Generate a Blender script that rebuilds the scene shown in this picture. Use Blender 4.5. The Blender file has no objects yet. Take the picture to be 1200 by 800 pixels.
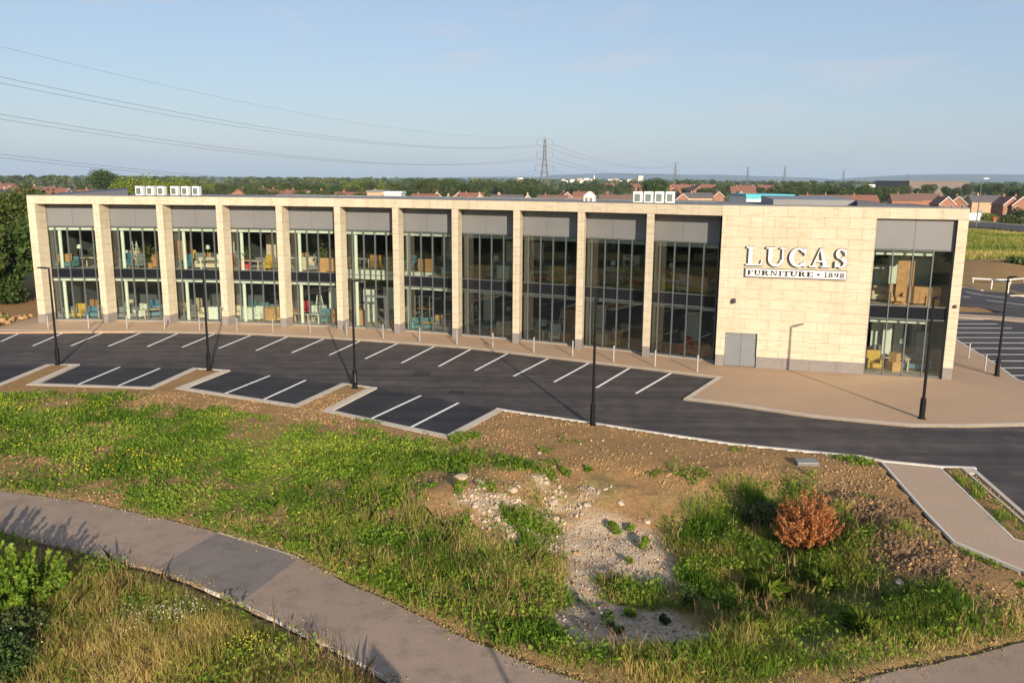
import bpy, bmesh, math, random
import numpy as np
from mathutils import Vector, Matrix
from mathutils.geometry import tessellate_polygon
random.seed(7); rng = np.random.default_rng(7)
PI = math.pi; R = math.radians
scn = bpy.context.scene
C = scn.collection

# ------------------------------------------------------------------ camera, sky, sun, exposure
FL, PITCH, ROLL, CAMH = 982.8, 0.18968, 0.0069661, 10.85
F_ = Vector((0, math.cos(PITCH), -math.sin(PITCH))); R0 = Vector((1, 0, 0)); U0 = R0.cross(F_)
R_ = math.cos(ROLL) * R0 + math.sin(ROLL) * U0
U_ = -math.sin(ROLL) * R0 + math.cos(ROLL) * U0
cam = bpy.data.cameras.new('camera'); cam.sensor_width = 36; cam.lens = FL / 1200 * 36
cam.clip_start = 0.1; cam.clip_end = 60000
camo = bpy.data.objects.new('camera', cam); C.objects.link(camo)
M = Matrix((R_, U_, -F_)).transposed().to_4x4(); M.translation = Vector((0, 0, CAMH))
camo.matrix_world = M
scn.camera = camo
SUN_AZ = R(106.5)                 # direction the light travels over the ground, from +X
SUN_EL = R(16.3)
HAZE = 8e-5
world = bpy.data.worlds.new('World'); scn.world = world; world.use_nodes = True
wn = world.node_tree; bgn = wn.nodes['Background']
sky = wn.nodes.new('ShaderNodeTexSky'); sky.sky_type = 'NISHITA'; sky.sun_disc = False
sky.sun_elevation = SUN_EL
sdx, sdy = -math.cos(SUN_AZ), -math.sin(SUN_AZ)
sky.sun_rotation = math.atan2(sdx, sdy)
sky.air_density = 1.0; sky.dust_density = 1.0; sky.ozone_density = 1.6; sky.altitude = 30
# evening sky opposite the sun: the clear-sky model softened by even high haze, and a few thin clouds
mxs = wn.nodes.new('ShaderNodeMix'); mxs.data_type = 'RGBA'; mxs.inputs[0].default_value = .62
wn.links.new(sky.outputs[0], mxs.inputs[6]); mxs.inputs[7].default_value = (1.78, 2.25, 3.25, 1)
tcs = wn.nodes.new('ShaderNodeTexCoord'); mps = wn.nodes.new('ShaderNodeMapping'); mps.inputs['Scale'].default_value = (5, 5, 26)
wn.links.new(tcs.outputs['Generated'], mps.inputs[0]); cn = wn.nodes.new('ShaderNodeTexNoise'); cn.inputs['Scale'].default_value = 1.0; cn.inputs['Detail'].default_value = 7
wn.links.new(mps.outputs[0], cn.inputs['Vector']); cr = wn.nodes.new('ShaderNodeValToRGB'); cr.color_ramp.elements[0].position = .55; cr.color_ramp.elements[1].position = .80
cr.color_ramp.elements[1].color = (.6, .6, .6, 1); wn.links.new(cn.outputs['Fac'], cr.inputs[0])
mxc = wn.nodes.new('ShaderNodeMix'); mxc.data_type = 'RGBA'; wn.links.new(cr.outputs[0], mxc.inputs[0]); wn.links.new(mxs.outputs[2], mxc.inputs[6]); mxc.inputs[7].default_value = (3.9, 3.6, 3.75, 1)
wn.links.new(mxc.outputs[2], bgn.inputs[0]); bgn.inputs[1].default_value = 0.105
sun = bpy.data.lights.new('sun', 'SUN'); sun.energy = 4.4; sun.angle = R(0.55); sun.color = (1.0, 0.86, 0.68)
suno = bpy.data.objects.new('sun', sun); C.objects.link(suno)
sv = Vector((math.cos(SUN_AZ) * math.cos(SUN_EL), math.sin(SUN_AZ) * math.cos(SUN_EL), -math.sin(SUN_EL)))
suno.rotation_euler = sv.to_track_quat('-Z', 'Y').to_euler(); suno.location = (20, -30, 40)
scn.view_settings.view_transform = 'Standard'; scn.view_settings.look = 'None'
scn.view_settings.exposure = 0.80; scn.view_settings.gamma = 1
scn.render.resolution_x = 1024; scn.render.resolution_y = 682
try:
    scn.cycles.transparent_max_bounces = 24; scn.cycles.max_bounces = 7
    scn.cycles.volume_bounces = 0
except Exception: pass

# ------------------------------------------------------------------ pixel of the photo (1200x800) -> point in the world
def ray(px, py): return F_ + (px - 600) / FL * R_ - (py - 400) / FL * U_
def at(px, py, z=0.0):
    d = ray(px, py); t = (z - CAMH) / d.z; p = d * t; return Vector((p.x, p.y, z))
def atY(px, py, Y):
    d = ray(px, py); p = d * (Y / d.y); return Vector((p.x, p.y, CAMH + p.z))

# ------------------------------------------------------------------ materials
def nmat(name):
    m = bpy.data.materials.new(name); m.use_nodes = True
    nt = m.node_tree; b = nt.nodes['Principled BSDF']; return m, nt, b
def N(nt, t, **k):
    n = nt.nodes.new(t)
    for a, v in k.items(): setattr(n, a, v)
    return n
def noise(nt, vec, scale, detail=6, rough=.6):
    n = N(nt, 'ShaderNodeTexNoise'); n.inputs['Scale'].default_value = scale
    n.inputs['Detail'].default_value = detail; n.inputs['Roughness'].default_value = rough
    nt.links.new(vec, n.inputs['Vector']); return n.outputs['Fac']
def ramp(nt, fac, stops):
    r = N(nt, 'ShaderNodeValToRGB'); nt.links.new(fac, r.inputs[0])
    e = r.color_ramp.elements
    while len(e) < len(stops): e.new(.5)
    for q, (p, c) in enumerate(stops):
        e[q].position = p; e[q].color = (*c, 1) if len(c) == 3 else c
    return r.outputs[0]
def mix(nt, fac, a, b, blend='MIX'):
    m = N(nt, 'ShaderNodeMix', data_type='RGBA', blend_type=blend)
    for s, v in ((0, fac), (6, a), (7, b)):
        if hasattr(v, 'links'): nt.links.new(v, m.inputs[s])
        elif isinstance(v, (int, float)): m.inputs[s].default_value = v
        else: m.inputs[s].default_value = (*v, 1)
    return m.outputs[2]
def math_(nt, op, a, b=0.0, c=0.0):
    m = N(nt, 'ShaderNodeMath', operation=op)
    for s, v in ((0, a), (1, b), (2, c)):
        if hasattr(v, 'links'): nt.links.new(v, m.inputs[s])
        else: m.inputs[s].default_value = v
    return m.outputs[0]
def bump(nt, b, h, strength, dist=.02):
    n = N(nt, 'ShaderNodeBump'); n.inputs['Strength'].default_value = strength
    n.inputs['Distance'].default_value = dist
    nt.links.new(h, n.inputs['Height']); nt.links.new(n.outputs[0], b.inputs['Normal'])
def objco(nt): return N(nt, 'ShaderNodeTexCoord').outputs['Object']
def pm(name, col, rough=.6, sc=3.0, amt=.25, bmp=0.0, metal=0.0, spec=.5, fine=0):
    m, nt, b = nmat(name); v = objco(nt)
    f = noise(nt, v, sc)
    lo = [c * (1 - amt) for c in col]; hi = [min(1, c * (1 + amt)) for c in col]
    c = ramp(nt, f, [(.3, lo), (.7, hi)])
    if fine:
        f2 = noise(nt, v, fine, 3); c = mix(nt, .5, c, ramp(nt, f2, [(.35, [x * .6 for x in col]), (.65, [min(1, x * 1.35) for x in col])]))
    nt.links.new(c, b.inputs['Base Color'])
    b.inputs['Roughness'].default_value = rough; b.inputs['Metallic'].default_value = metal
    b.inputs['Specular IOR Level'].default_value = spec
    if bmp: bump(nt, b, noise(nt, v, (fine or sc * 6), 4), bmp)
    return m
MT = {}
def make_stone():
    m, nt, b = nmat('limestone_ashlar')
    uv = N(nt, 'ShaderNodeUVMap'); uv.uv_map = 'UVMap'
    br = N(nt, 'ShaderNodeTexBrick'); nt.links.new(uv.outputs[0], br.inputs['Vector'])
    br.offset = .5; br.inputs['Scale'].default_value = 1
    br.inputs['Brick Width'].default_value = 1.34; br.inputs['Row Height'].default_value = .6
    br.inputs['Mortar Size'].default_value = .011; br.inputs['Mortar Smooth'].default_value = .3
    br.inputs['Color1'].default_value = (.548, .484, .372, 1); br.inputs['Color2'].default_value = (.515, .450, .338, 1)
    br.inputs['Mortar'].default_value = (.33, .25, .16, 1); br.inputs['Bias'].default_value = -.2
    mp = N(nt, 'ShaderNodeMapping'); mp.inputs['Scale'].default_value = (1.0, 7, 1)
    nt.links.new(uv.outputs[0], mp.inputs[0])
    f = noise(nt, mp.outputs[0], 1.1, 8, .65)
    c = mix(nt, .75, br.outputs['Color'], ramp(nt, f, [(.30, (.68, .60, .48)), (.5, (1, 1, 1)), (.72, (1.0, .96, .88))]), 'MULTIPLY')
    f2 = noise(nt, uv.outputs[0], .35, 4)
    c = mix(nt, .5, c, ramp(nt, f2, [(.35, (.9, .88, .85)), (.65, (1, 1, 1))]), 'MULTIPLY')
    mq = N(nt, 'ShaderNodeMapping'); mq.inputs['Scale'].default_value = (2.2, .16, 1); nt.links.new(uv.outputs[0], mq.inputs[0])
    c = mix(nt, .6, c, ramp(nt, noise(nt, mq.outputs[0], 1.0, 5), [(.34, (.86, .83, .78)), (.52, (1, 1, 1))]), 'MULTIPLY')     # rain streaks
    nt.links.new(c, b.inputs['Base Color']); b.inputs['Roughness'].default_value = .85
    b.inputs['Specular IOR Level'].default_value = .2
    h = math_(nt, 'SUBTRACT', math_(nt, 'MULTIPLY', f, .25), br.outputs['Fac'])
    bump(nt, b, h, .5, .01)
    return m
MT['stone'] = make_stone()
MT['plinth'] = pm('grey_plinth_stone', (.21, .185, .17), .8, 1.5, .15, .2, fine=25)
MT['panel'] = pm('grey_cladding_panel', (.165, .167, .168), .45, .6, .06)
MT['panel_dark'] = pm('dark_trim', (.055, .055, .06), .45, 2, .1)
MT['mullion'] = pm('mullion_metal', (.12, .13, .135), .4, 2, .1, metal=.3)
MT['door'] = pm('door_paint', (.17, .18, .19), .45, .8, .06)
MT['roofing'] = pm('grey_roof_membrane', (.16, .165, .17), .7, .4, .15, fine=3)
MT['coping'] = pm('roof_edge_metal', (.13, .135, .14), .5, .5, .1)
MT['slate'] = pm('dark_roof_slope', (.06, .065, .085), .6, .6, .15)
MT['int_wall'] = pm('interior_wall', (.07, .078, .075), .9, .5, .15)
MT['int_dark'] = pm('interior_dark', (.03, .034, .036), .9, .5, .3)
MT['int_floor'] = pm('interior_floor', (.42, .40, .34), .6, .8, .2)
MT['int_white'] = pm('interior_white_paint', (.56, .61, .53), .7, .8, .06)
MT['white'] = pm('white_paint', (.66, .65, .62), .55, 2, .06)
MT['black'] = pm('black_powder_coat', (.006, .006, .007), .6, 4, .2, spec=.2)
MT['steel'] = pm('brushed_steel', (.55, .55, .54), .35, 9, .1, metal=.7)
MT['concrete'] = pm('pale_concrete_kerb', (.52, .45, .36), .85, 1.3, .18, .3, fine=18)
MT['edging'] = pm('white_edging', (.62, .58, .5), .85, 1.1, .15)
MT['mark'] = pm('road_paint', (.78, .77, .74), .7, 5, .12)
MT['paving'] = pm('buff_paving', (.42, .28, .17), .85, .45, .1, .25, fine=14)
MT['buffpath'] = pm('resin_path', (.42, .30, .205), .85, .5, .07, .3, fine=22)
MT['cable'] = pm('cable', (.05, .055, .06), .6, 1, .1)
MT['pylon'] = pm('galvanised_steel', (.10, .10, .105), .6, 1, .1)
MT['yellow'] = pm('yellow_cloth', (.44, .29, .05), .8, 3, .15)
MT['teal'] = pm('teal_cloth', (.06, .17, .19), .8, 3, .2)
MT['blue'] = pm('blue_wrap', (.06, .17, .24), .35, 3, .4)
MT['beige'] = pm('beige_cloth', (.50, .42, .30), .85, 3, .15)
MT['grey_cloth'] = pm('grey_cloth', (.16, .17, .18), .85, 3, .2)
MT['red'] = pm('red_cloth', (.42, .02, .02), .7, 3, .2)
MT['card'] = pm('cardboard', (.42, .24, .10), .8, 2, .15)
MT['wood'] = pm('furniture_wood', (.36, .19, .07), .5, 4, .3)
MT['blinds'] = pm('warm_display_board', (.50, .40, .26), .8, 2, .12)
MT['green'] = pm('green_plastic', (.03, .25, .10), .5, 3, .2)

def make_glass():
    m, nt, b = nmat('tinted_glass'); nt.nodes.remove(b)
    tr = N(nt, 'ShaderNodeBsdfTransparent'); tr.inputs[0].default_value = (.935, .955, .93, 1)
    gl = N(nt, 'ShaderNodeBsdfGlossy'); gl.inputs['Roughness'].default_value = .0; gl.inputs[0].default_value = (.95, 1, .97, 1)
    fr = N(nt, 'ShaderNodeFresnel'); fr.inputs[0].default_value = 1.5
    fac = math_(nt, 'MULTIPLY', fr.outputs[0], 1.5)
    mx = N(nt, 'ShaderNodeMixShader'); nt.links.new(fac, mx.inputs[0])
    nt.links.new(tr.outputs[0], mx.inputs[1]); nt.links.new(gl.outputs[0], mx.inputs[2])
    nt.links.new(mx.outputs[0], nt.nodes['Material Output'].inputs[0]); return m
MT['glass'] = make_glass()
m, nt, b = nmat('spandrel_glass'); b.inputs['Base Color'].default_value = (.010, .012, .016, 1); b.inputs['Roughness'].default_value = .12; b.inputs['Specular IOR Level'].default_value = .4
MT['spandrel'] = m

def make_asphalt(name, col, amt, streak=True, mossy=False):
    m, nt, b = nmat(name); v = objco(nt)
    f1 = noise(nt, v, .22, 5); f2 = noise(nt, v, 30, 3)
    c = ramp(nt, f1, [(.3, [x * (1 - amt) for x in col]), (.7, [x * (1 + amt) for x in col])])
    c = mix(nt, .45, c, ramp(nt, f2, [(.3, [x * .45 for x in col]), (.7, [x * 1.7 for x in col])]))
    if streak:      # rolled lanes and tyre scuffs run along the road
        mp = N(nt, 'ShaderNodeMapping'); mp.inputs['Scale'].default_value = (.06, 1.6, 1); mp.inputs['Rotation'].default_value = (0, 0, R(14))
        nt.links.new(v, mp.inputs[0]); f3 = noise(nt, mp.outputs[0], 1.0, 6)
        c = mix(nt, .7, c, ramp(nt, f3, [(.35, (.55, .55, .56)), (.62, (1.5, 1.42, 1.34))]), 'MULTIPLY')
        f4 = noise(nt, v, .9, 4); c = mix(nt, .5, c, ramp(nt, f4, [(.34, (.66, .66, .68)), (.48, (1, 1, 1)), (.63, (1.65, 1.5, 1.32))]), 'MULTIPLY')
    if mossy:      # pale worn scabs and darker stains
        f5 = noise(nt, v, 1.5, 7, .7); c = mix(nt, .8, c, ramp(nt, f5, [(.36, (.72, .74, .72)), (.5, (1, 1, 1)), (.62, (1.0, 1.0, 1.0)), (.70, (1.32, 1.27, 1.08))]), 'MULTIPLY')
    nt.links.new(c, b.inputs['Base Color']); b.inputs['Roughness'].default_value = .8; b.inputs['Specular IOR Level'].default_value = .3
    bump(nt, b, f2, .35, .01); return m
MT['asphalt'] = make_asphalt('asphalt', (.056, .050, .0485), .3)
MT['newasphalt'] = make_asphalt('fresh_asphalt', (.026, .026, .030), .15)
MT['oldpath'] = make_asphalt('worn_tarmac_path', (.31, .226, .165), .24, False, True)
MT['patch'] = make_asphalt('tarmac_patch', (.20, .165, .14), .3, False, True)

def make_leaf(name, cols, rough=.6, trans=.35):
    m, nt, b = nmat(name)
    at_ = N(nt, 'ShaderNodeAttribute'); at_.attribute_name = 'tint'
    n = len(cols); c = ramp(nt, at_.outputs['Fac'], [(q / max(1, n - 1), cc) for q, cc in enumerate(cols)])
    nt.links.new(c, b.inputs['Base Color']); b.inputs['Roughness'].default_value = rough
    b.inputs['Specular IOR Level'].default_value = .25
    if trans:
        t = N(nt, 'ShaderNodeBsdfTranslucent'); nt.links.new(c, t.inputs[0])
        mx = N(nt, 'ShaderNodeMixShader'); mx.inputs[0].default_value = trans
        nt.links.new(b.outputs[0], mx.inputs[1]); nt.links.new(t.outputs[0], mx.inputs[2])
        nt.links.new(mx.outputs[0], nt.nodes['Material Output'].inputs[0])
    return m
MT['leaf_weed'] = make_leaf('weed_leaf', [(.085, .17, .012), (.15, .26, .02), (.24, .34, .035), (.38, .40, .08)], trans=.5)
MT['leaf_lush'] = make_leaf('lush_grass', [(.075, .16, .012), (.14, .25, .022), (.26, .33, .04), (.46, .42, .11)], trans=.5)
MT['leaf_dry'] = make_leaf('dry_grass', [(.17, .24, .03), (.36, .35, .07), (.56, .45, .13), (.72, .55, .22)], trans=.5)
MT['leaf_left'] = make_leaf('hedgerow_leaf', [(.05, .06, .015), (.07, .11, .02), (.12, .16, .03), (.20, .21, .06)], trans=.35)
MT['leaf_dark'] = make_leaf('dark_leaf', [(.02, .045, .008), (.04, .075, .014), (.06, .10, .02), (.09, .13, .03)], trans=.2)
MT['leaf_mid'] = make_leaf('mid_leaf', [(.035, .055, .014), (.06, .085, .022), (.095, .12, .032), (.14, .155, .05)], trans=.25)
MT['leaf_light'] = make_leaf('light_leaf', [(.08, .12, .012), (.13, .18, .02), (.19, .24, .03), (.24, .28, .05)], trans=.3)
MT['leaf_bush'] = make_leaf('bright_bush_leaf', [(.06, .13, .01), (.11, .20, .014), (.17, .26, .02), (.24, .32, .04)], trans=.35)
MT['leaf_rust'] = make_leaf('rust_leaf', [(.16, .045, .015), (.36, .10, .025), (.48, .17, .045), (.54, .28, .11)], trans=.2)
MT['petal_yellow'] = make_leaf('yellow_petals', [(.62, .52, .02), (.78, .68, .05)], trans=.3)
MT['petal_white'] = make_leaf('white_petals', [(.7, .7, .62), (.85, .85, .8)], trans=.3)
MT['bark'] = pm('bark', (.10, .075, .05), .9, 3, .3, .4)
MT['rock'] = pm('pale_rock', (.44, .35, .25), .9, 3, .25, .5)

# ------------------------------------------------------------------ mesh helpers
def tag(o, label=None, cat=None, group=None, kind=None):
    if label: o['label'] = label
    if cat: o['category'] = cat
    if group: o['group'] = group
    if kind: o['kind'] = kind
    return o
class MB:
    def __init__(s): s.v = []; s.f = []; s.m = []
    def quad(s, *p, m=0):
        b = len(s.v); s.v += [tuple(q) for q in p]; s.f.append(tuple(range(b, b + len(p)))); s.m.append(m)
    def prism(s, poly, z0, z1, m=0, top=True, bot=True):
        # poly: list of (x,y) counter-clockwise; z0,z1 floats or per-vertex lists
        n = len(poly); a = sum(poly[i][0] * poly[(i + 1) % n][1] - poly[(i + 1) % n][0] * poly[i][1] for i in range(n))
        P = list(poly) if a > 0 else list(poly)[::-1]
        b = len(s.v)
        s.v += [(p[0], p[1], z0) for p in P] + [(p[0], p[1], z1) for p in P]
        for i in range(n):
            j = (i + 1) % n; s.f.append((b + i, b + j, b + n + j, b + n + i)); s.m.append(m)
        if n <= 4:
            if top: s.f.append(tuple(range(b + n, b + 2 * n))); s.m.append(m)
            if bot: s.f.append(tuple(range(b + n - 1, b - 1, -1))); s.m.append(m)
        else:
            for t in tessellate_polygon([[Vector((p[0], p[1], 0)) for p in P]]):
                aa = (P[t[1]][0] - P[t[0]][0]) * (P[t[2]][1] - P[t[0]][1]) - (P[t[1]][1] - P[t[0]][1]) * (P[t[2]][0] - P[t[0]][0])
                if aa < 0: t = t[::-1]
                if top: s.f.append(tuple(b + n + i for i in t)); s.m.append(m)
                if bot: s.f.append(tuple(b + i for i in t[::-1])); s.m.append(m)
    def box(s, x0, x1, y0, y1, z0, z1, m=0): s.prism([(x0, y0), (x1, y0), (x1, y1), (x0, y1)], z0, z1, m)
    def obox(s, c, sx, sy, z0, z1, a=0.0, m=0):
        ca, sa = math.cos(a), math.sin(a)
        s.prism([(c[0] + x * ca - y * sa, c[1] + x * sa + y * ca) for x, y in ((-sx / 2, -sy / 2), (sx / 2, -sy / 2), (sx / 2, sy / 2), (-sx / 2, sy / 2))], z0, z1, m)
    def tube(s, p0, p1, r0, r1=None, n=8, m=0, cap=True):
        r1 = r0 if r1 is None else r1
        p0 = Vector(p0); p1 = Vector(p1); d = (p1 - p0).normalized()
        a = d.orthogonal().normalized(); c = d.cross(a); b = len(s.v)
        for p, r in ((p0, r0), (p1, r1)):
            for k in range(n):
                t = 2 * PI * k / n; s.v.append(tuple(p + r * (math.cos(t) * a + math.sin(t) * c)))
        for k in range(n):
            j = (k + 1) % n; s.f.append((b + k, b + j, b + n + j, b + n + k)); s.m.append(m)
        if cap:
            s.f.append(tuple(b + k for k in range(n - 1, -1, -1))); s.m.append(m)
            s.f.append(tuple(b + n + k for k in range(n))); s.m.append(m)
    def path(s, pts, r, n=6, m=0):
        for a, b in zip(pts, pts[1:]): s.tube(a, b, r, r, n, m)
    def ball(s, c, rx, ry, rz, n=8, k=5, m=0, jit=0):
        b = len(s.v); c = Vector(c)
        for i in range(k + 1):
            ph = PI * i / k
            for j in range(n):
                th = 2 * PI * j / n; q = 1 + random.uniform(-jit, jit)
                s.v.append((c.x + rx * q * math.sin(ph) * math.cos(th), c.y + ry * q * math.sin(ph) * math.sin(th), c.z + rz * math.cos(ph) * q))
        for i in range(k):
            for j in range(n):
                jj = (j + 1) % n
                s.f.append((b + i * n + j, b + (i + 1) * n + j, b + (i + 1) * n + jj, b + i * n + jj)); s.m.append(m)
    def build(s, name, mats, parent=None, smooth=False, bev=0.0, loc=None):
        me = bpy.data.meshes.new(name); me.from_pydata(s.v, [], s.f)
        if not isinstance(mats, (list, tuple)): mats = [mats]
        for mm in mats: me.materials.append(MT[mm] if isinstance(mm, str) else mm)
        if len(mats) > 1: me.polygons.foreach_set('material_index', s.m)
        if smooth: me.polygons.foreach_set('use_smooth', [True] * len(me.polygons))
        uvl = me.uv_layers.new(name='UVMap')
        for p in me.polygons:
            nx, ny, nz = p.normal
            if abs(nz) > .7: t = None
            else:
                l = math.hypot(nx, ny) or 1; t = (-ny / l, nx / l)
            for li in p.loop_indices:
                c = me.vertices[me.loops[li].vertex_index].co
                uvl.data[li].uv = (c.x, c.y) if t is None else (c.x * t[0] + c.y * t[1] + 200, c.z + .1)
        o = bpy.data.objects.new(name, me); C.objects.link(o)
        if parent is not None: o.parent = parent
        if loc is not None: o.location = loc
        if bev:
            bm_ = o.modifiers.new('bevel', 'BEVEL'); bm_.width = bev; bm_.segments = 2; bm_.limit_method = 'ANGLE'
        return o
def empty(name, loc=(0, 0, 0), rz=0.0, label=None, cat=None, group=None):
    o = bpy.data.objects.new(name, None); C.objects.link(o); o.location = loc; o.rotation_euler = (0, 0, rz)
    o.empty_display_size = .3; tag(o, label, cat, group); return o
KIDS = {}
def copy_tree(o, parent=None):
    c = o.copy(); C.objects.link(c); c.parent = parent
    for ch in [q for q in ALLCH(o)]: copy_tree(ch, c)
    return c
def ALLCH(o): return list(o.children)

def npmesh(name, verts, faces, mats, tint=None, parent=None, fm=None, smooth=False):
    """verts (n,3), faces (k,4) numpy"""
    me = bpy.data.meshes.new(name); k, q = faces.shape
    me.vertices.add(len(verts)); me.vertices.foreach_set('co', verts.astype(np.float32).ravel())
    me.loops.add(k * q); me.loops.foreach_set('vertex_index', faces.astype(np.int32).ravel())
    me.polygons.add(k); me.polygons.foreach_set('loop_start', np.arange(0, k * q, q, dtype=np.int32))
    me.polygons.foreach_set('loop_total', np.full(k, q, dtype=np.int32))
    if not isinstance(mats, (list, tuple)): mats = [mats]
    for mm in mats: me.materials.append(MT[mm] if isinstance(mm, str) else mm)
    if fm is not None: me.polygons.foreach_set('material_index', fm.astype(np.int32))
    if smooth: me.polygons.foreach_set('use_smooth', np.ones(k, dtype=bool))
    if tint is not None:
        a = me.attributes.new('tint', 'FLOAT', 'FACE'); a.data.foreach_set('value', tint.astype(np.float32))
    me.update(calc_edges=True)
    o = bpy.data.objects.new(name, me); C.objects.link(o)
    if parent is not None: o.parent = parent
    return o
def leaves(P, size, flat=.0, elong=1.6, up=0.0):
    """quad leaf at every point P with random orientation; size array"""
    n = len(P); a = rng.normal(size=(n, 3)); a[:, 2] = a[:, 2] * (1 - flat) + up; a /= np.linalg.norm(a, axis=1)[:, None]
    b = rng.normal(size=(n, 3)); b -= (b * a).sum(1)[:, None] * a; b /= np.linalg.norm(b, axis=1)[:, None]
    s = size[:, None]; L = a * s * elong * .5; W = b * s * .5
    V = np.stack([P - L, P + W, P + L, P - W], 1).reshape(-1, 3)
    F = np.arange(4 * n).reshape(n, 4); return V, F
def blades(P, h, w, lean=.35, bend=.5):
    """grass blades: base quad + tip, standing on points P"""
    n = len(P); th = rng.uniform(0, 2 * PI, n); d = np.stack([np.cos(th), np.sin(th), np.zeros(n)], 1)
    th2 = rng.uniform(0, 2 * PI, n); l = np.stack([np.cos(th2), np.sin(th2), np.zeros(n)], 1) * (rng.uniform(0, lean, n) * h)[:, None]
    W = d * w[:, None] * .5; up = np.zeros((n, 3)); up[:, 2] = h
    mid = P + up * .6 + l * .5; tip = P + up + l * (1 + bend)
    V = np.stack([P - W, P + W, mid + W * .7, tip, mid - W * .7], 1).reshape(-1, 3)
    F = np.arange(5 * n).reshape(n, 5); return V, F
# ------------------------------------------------------------------ ground: outlines first (photo pixels laid on the real ground)
def vn(x, y, s, seed=0):
    x = np.asarray(x, float) * s + seed * 17.3; y = np.asarray(y, float) * s - seed * 9.7
    xi = np.floor(x).astype(np.int64); yi = np.floor(y).astype(np.int64); fx = x - xi; fy = y - yi
    fx = fx * fx * (3 - 2 * fx); fy = fy * fy * (3 - 2 * fy)
    def h(a, b):
        n = (a * 374761393 + b * 668265263 + seed * 974711) & 0x7fffffff
        n = ((n ^ (n >> 13)) * 1274126177) & 0x7fffffff
        return ((n ^ (n >> 16)) & 0xffff) / 65535.0
    return (h(xi, yi) * (1 - fx) + h(xi + 1, yi) * fx) * (1 - fy) + (h(xi, yi + 1) * (1 - fx) + h(xi + 1, yi + 1) * fx) * fy
def fbm(x, y, s, o=4, seed=0):
    t = 0; a = 1; n = 0
    for k in range(o): t = t + a * vn(x, y, s * 2 ** k, seed + k); n += a; a *= .55
    return t / n
def inpoly(x, y, P):
    r = np.zeros(x.shape, bool); n = len(P)
    for i in range(n):
        x0, y0 = P[i][0], P[i][1]; x1, y1 = P[(i + 1) % n][0], P[(i + 1) % n][1]
        if y0 == y1: continue
        c = ((y0 > y) != (y1 > y)) & (x < (x1 - x0) * (y - y0) / (y1 - y0) + x0); r ^= c
    return r
def sdist(x, y, P):
    """signed distance, positive inside"""
    d = np.full(x.shape, 1e9); n = len(P)
    for i in range(n):
        x0, y0 = P[i][0], P[i][1]; x1, y1 = P[(i + 1) % n][0], P[(i + 1) % n][1]
        L = (x1 - x0) ** 2 + (y1 - y0) ** 2 + 1e-12
        t = np.clip(((x - x0) * (x1 - x0) + (y - y0) * (y1 - y0)) / L, 0, 1)
        d = np.minimum(d, np.hypot(x - x0 - t * (x1 - x0), y - y0 - t * (y1 - y0)))
    return np.where(inpoly(x, y, P), d, -d)
def ss(a, b, x): t = np.clip((x - a) / (b - a), 0, 1); return t * t * (3 - 2 * t)
def px(pts, z=0.0): return [at(a, b, z) for a, b in pts]
ZA = -0.10
# front kerb of the pavement by the building
K = px([(0, 386.8), (75, 388), (158, 388.4), (250, 389.7), (300, 391.3), (376, 395), (462, 400.5), (550, 407.2), (646, 418.5), (742, 429.7), (839.8, 441.7),
        (801, 466.8), (850, 472.5), (950, 487), (1032, 495), (1068, 498), (1137, 498.5), (1200, 497)])
K = [K[0] + (K[0] - K[1]) * 2.5] + K + [K[-1] + (K[-1] - K[-2]) * 3]
# lower edge of the car park: pads, islands, road edge, then the road turning away to the right
pads = [[(94, 428), (44, 450.8), (176, 455), (226, 432.5)],
        [(270, 435), (217.5, 455.8), (346, 475.5), (401, 450.5)],
        [(442, 455.5), (389, 482.5), (523.8, 511.3), (583, 480)]]
p0r = px([(54, 428.5), (-6, 453)], ZA)
PADS = [px(p, ZA) for p in pads]
left0 = p0r[1] + (p0r[1] - p0r[0]) * .35
REDGE = px([(595, 482.2), (695.4, 496.8), (762.5, 507.3), (862.5, 521.8), (945, 530), (1008.7, 535.8), (1035, 541.3), (1100.6, 547.8), (1142, 549.3), (1200, 600), (1260, 652)], ZA)
LOW = [left0 + Vector((-12, 0.3, 0)), left0, p0r[0]]
for P in PADS: LOW += [P[0], P[1], P[2], P[3]]
LOW += REDGE + [REDGE[-1] + Vector((14, -4, 0)), Vector((60, 22, 0))]
ASPH = [(p.x, p.y) for p in K] + [(60, K[-1].y - 1)] + [(p.x, p.y) for p in LOW[::-1]]
ASPH = [ASPH[0]] + ASPH[1:]
# paving between kerb and building, round the right corner to the rear car park
CP_edge = px([(1200, 447.5), (1189, 444.4), (1167.6, 428.6), (1121.4, 399.4), (1085, 376)])   # boundary paving / rear car park
PAV = [(-37.6, 58.9), (-37.2, 58.6)] + [(p.x, p.y) for p in K[3:]] + [(60, K[-1].y)] + [(60, CP_edge[0].y)] + [(p.x, p.y) for p in CP_edge] + [(22, 66), (-36, 82), (-37.6, 63.2)]
# side path at the right, channel, green verge
SPATH = px([(1035, 541.3), (1100.6, 547.8), (1186.9, 631), (1203, 636), (1290, 676), (1290, 716), (1200, 668), (1119.4, 634), (1087.5, 601)])
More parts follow.
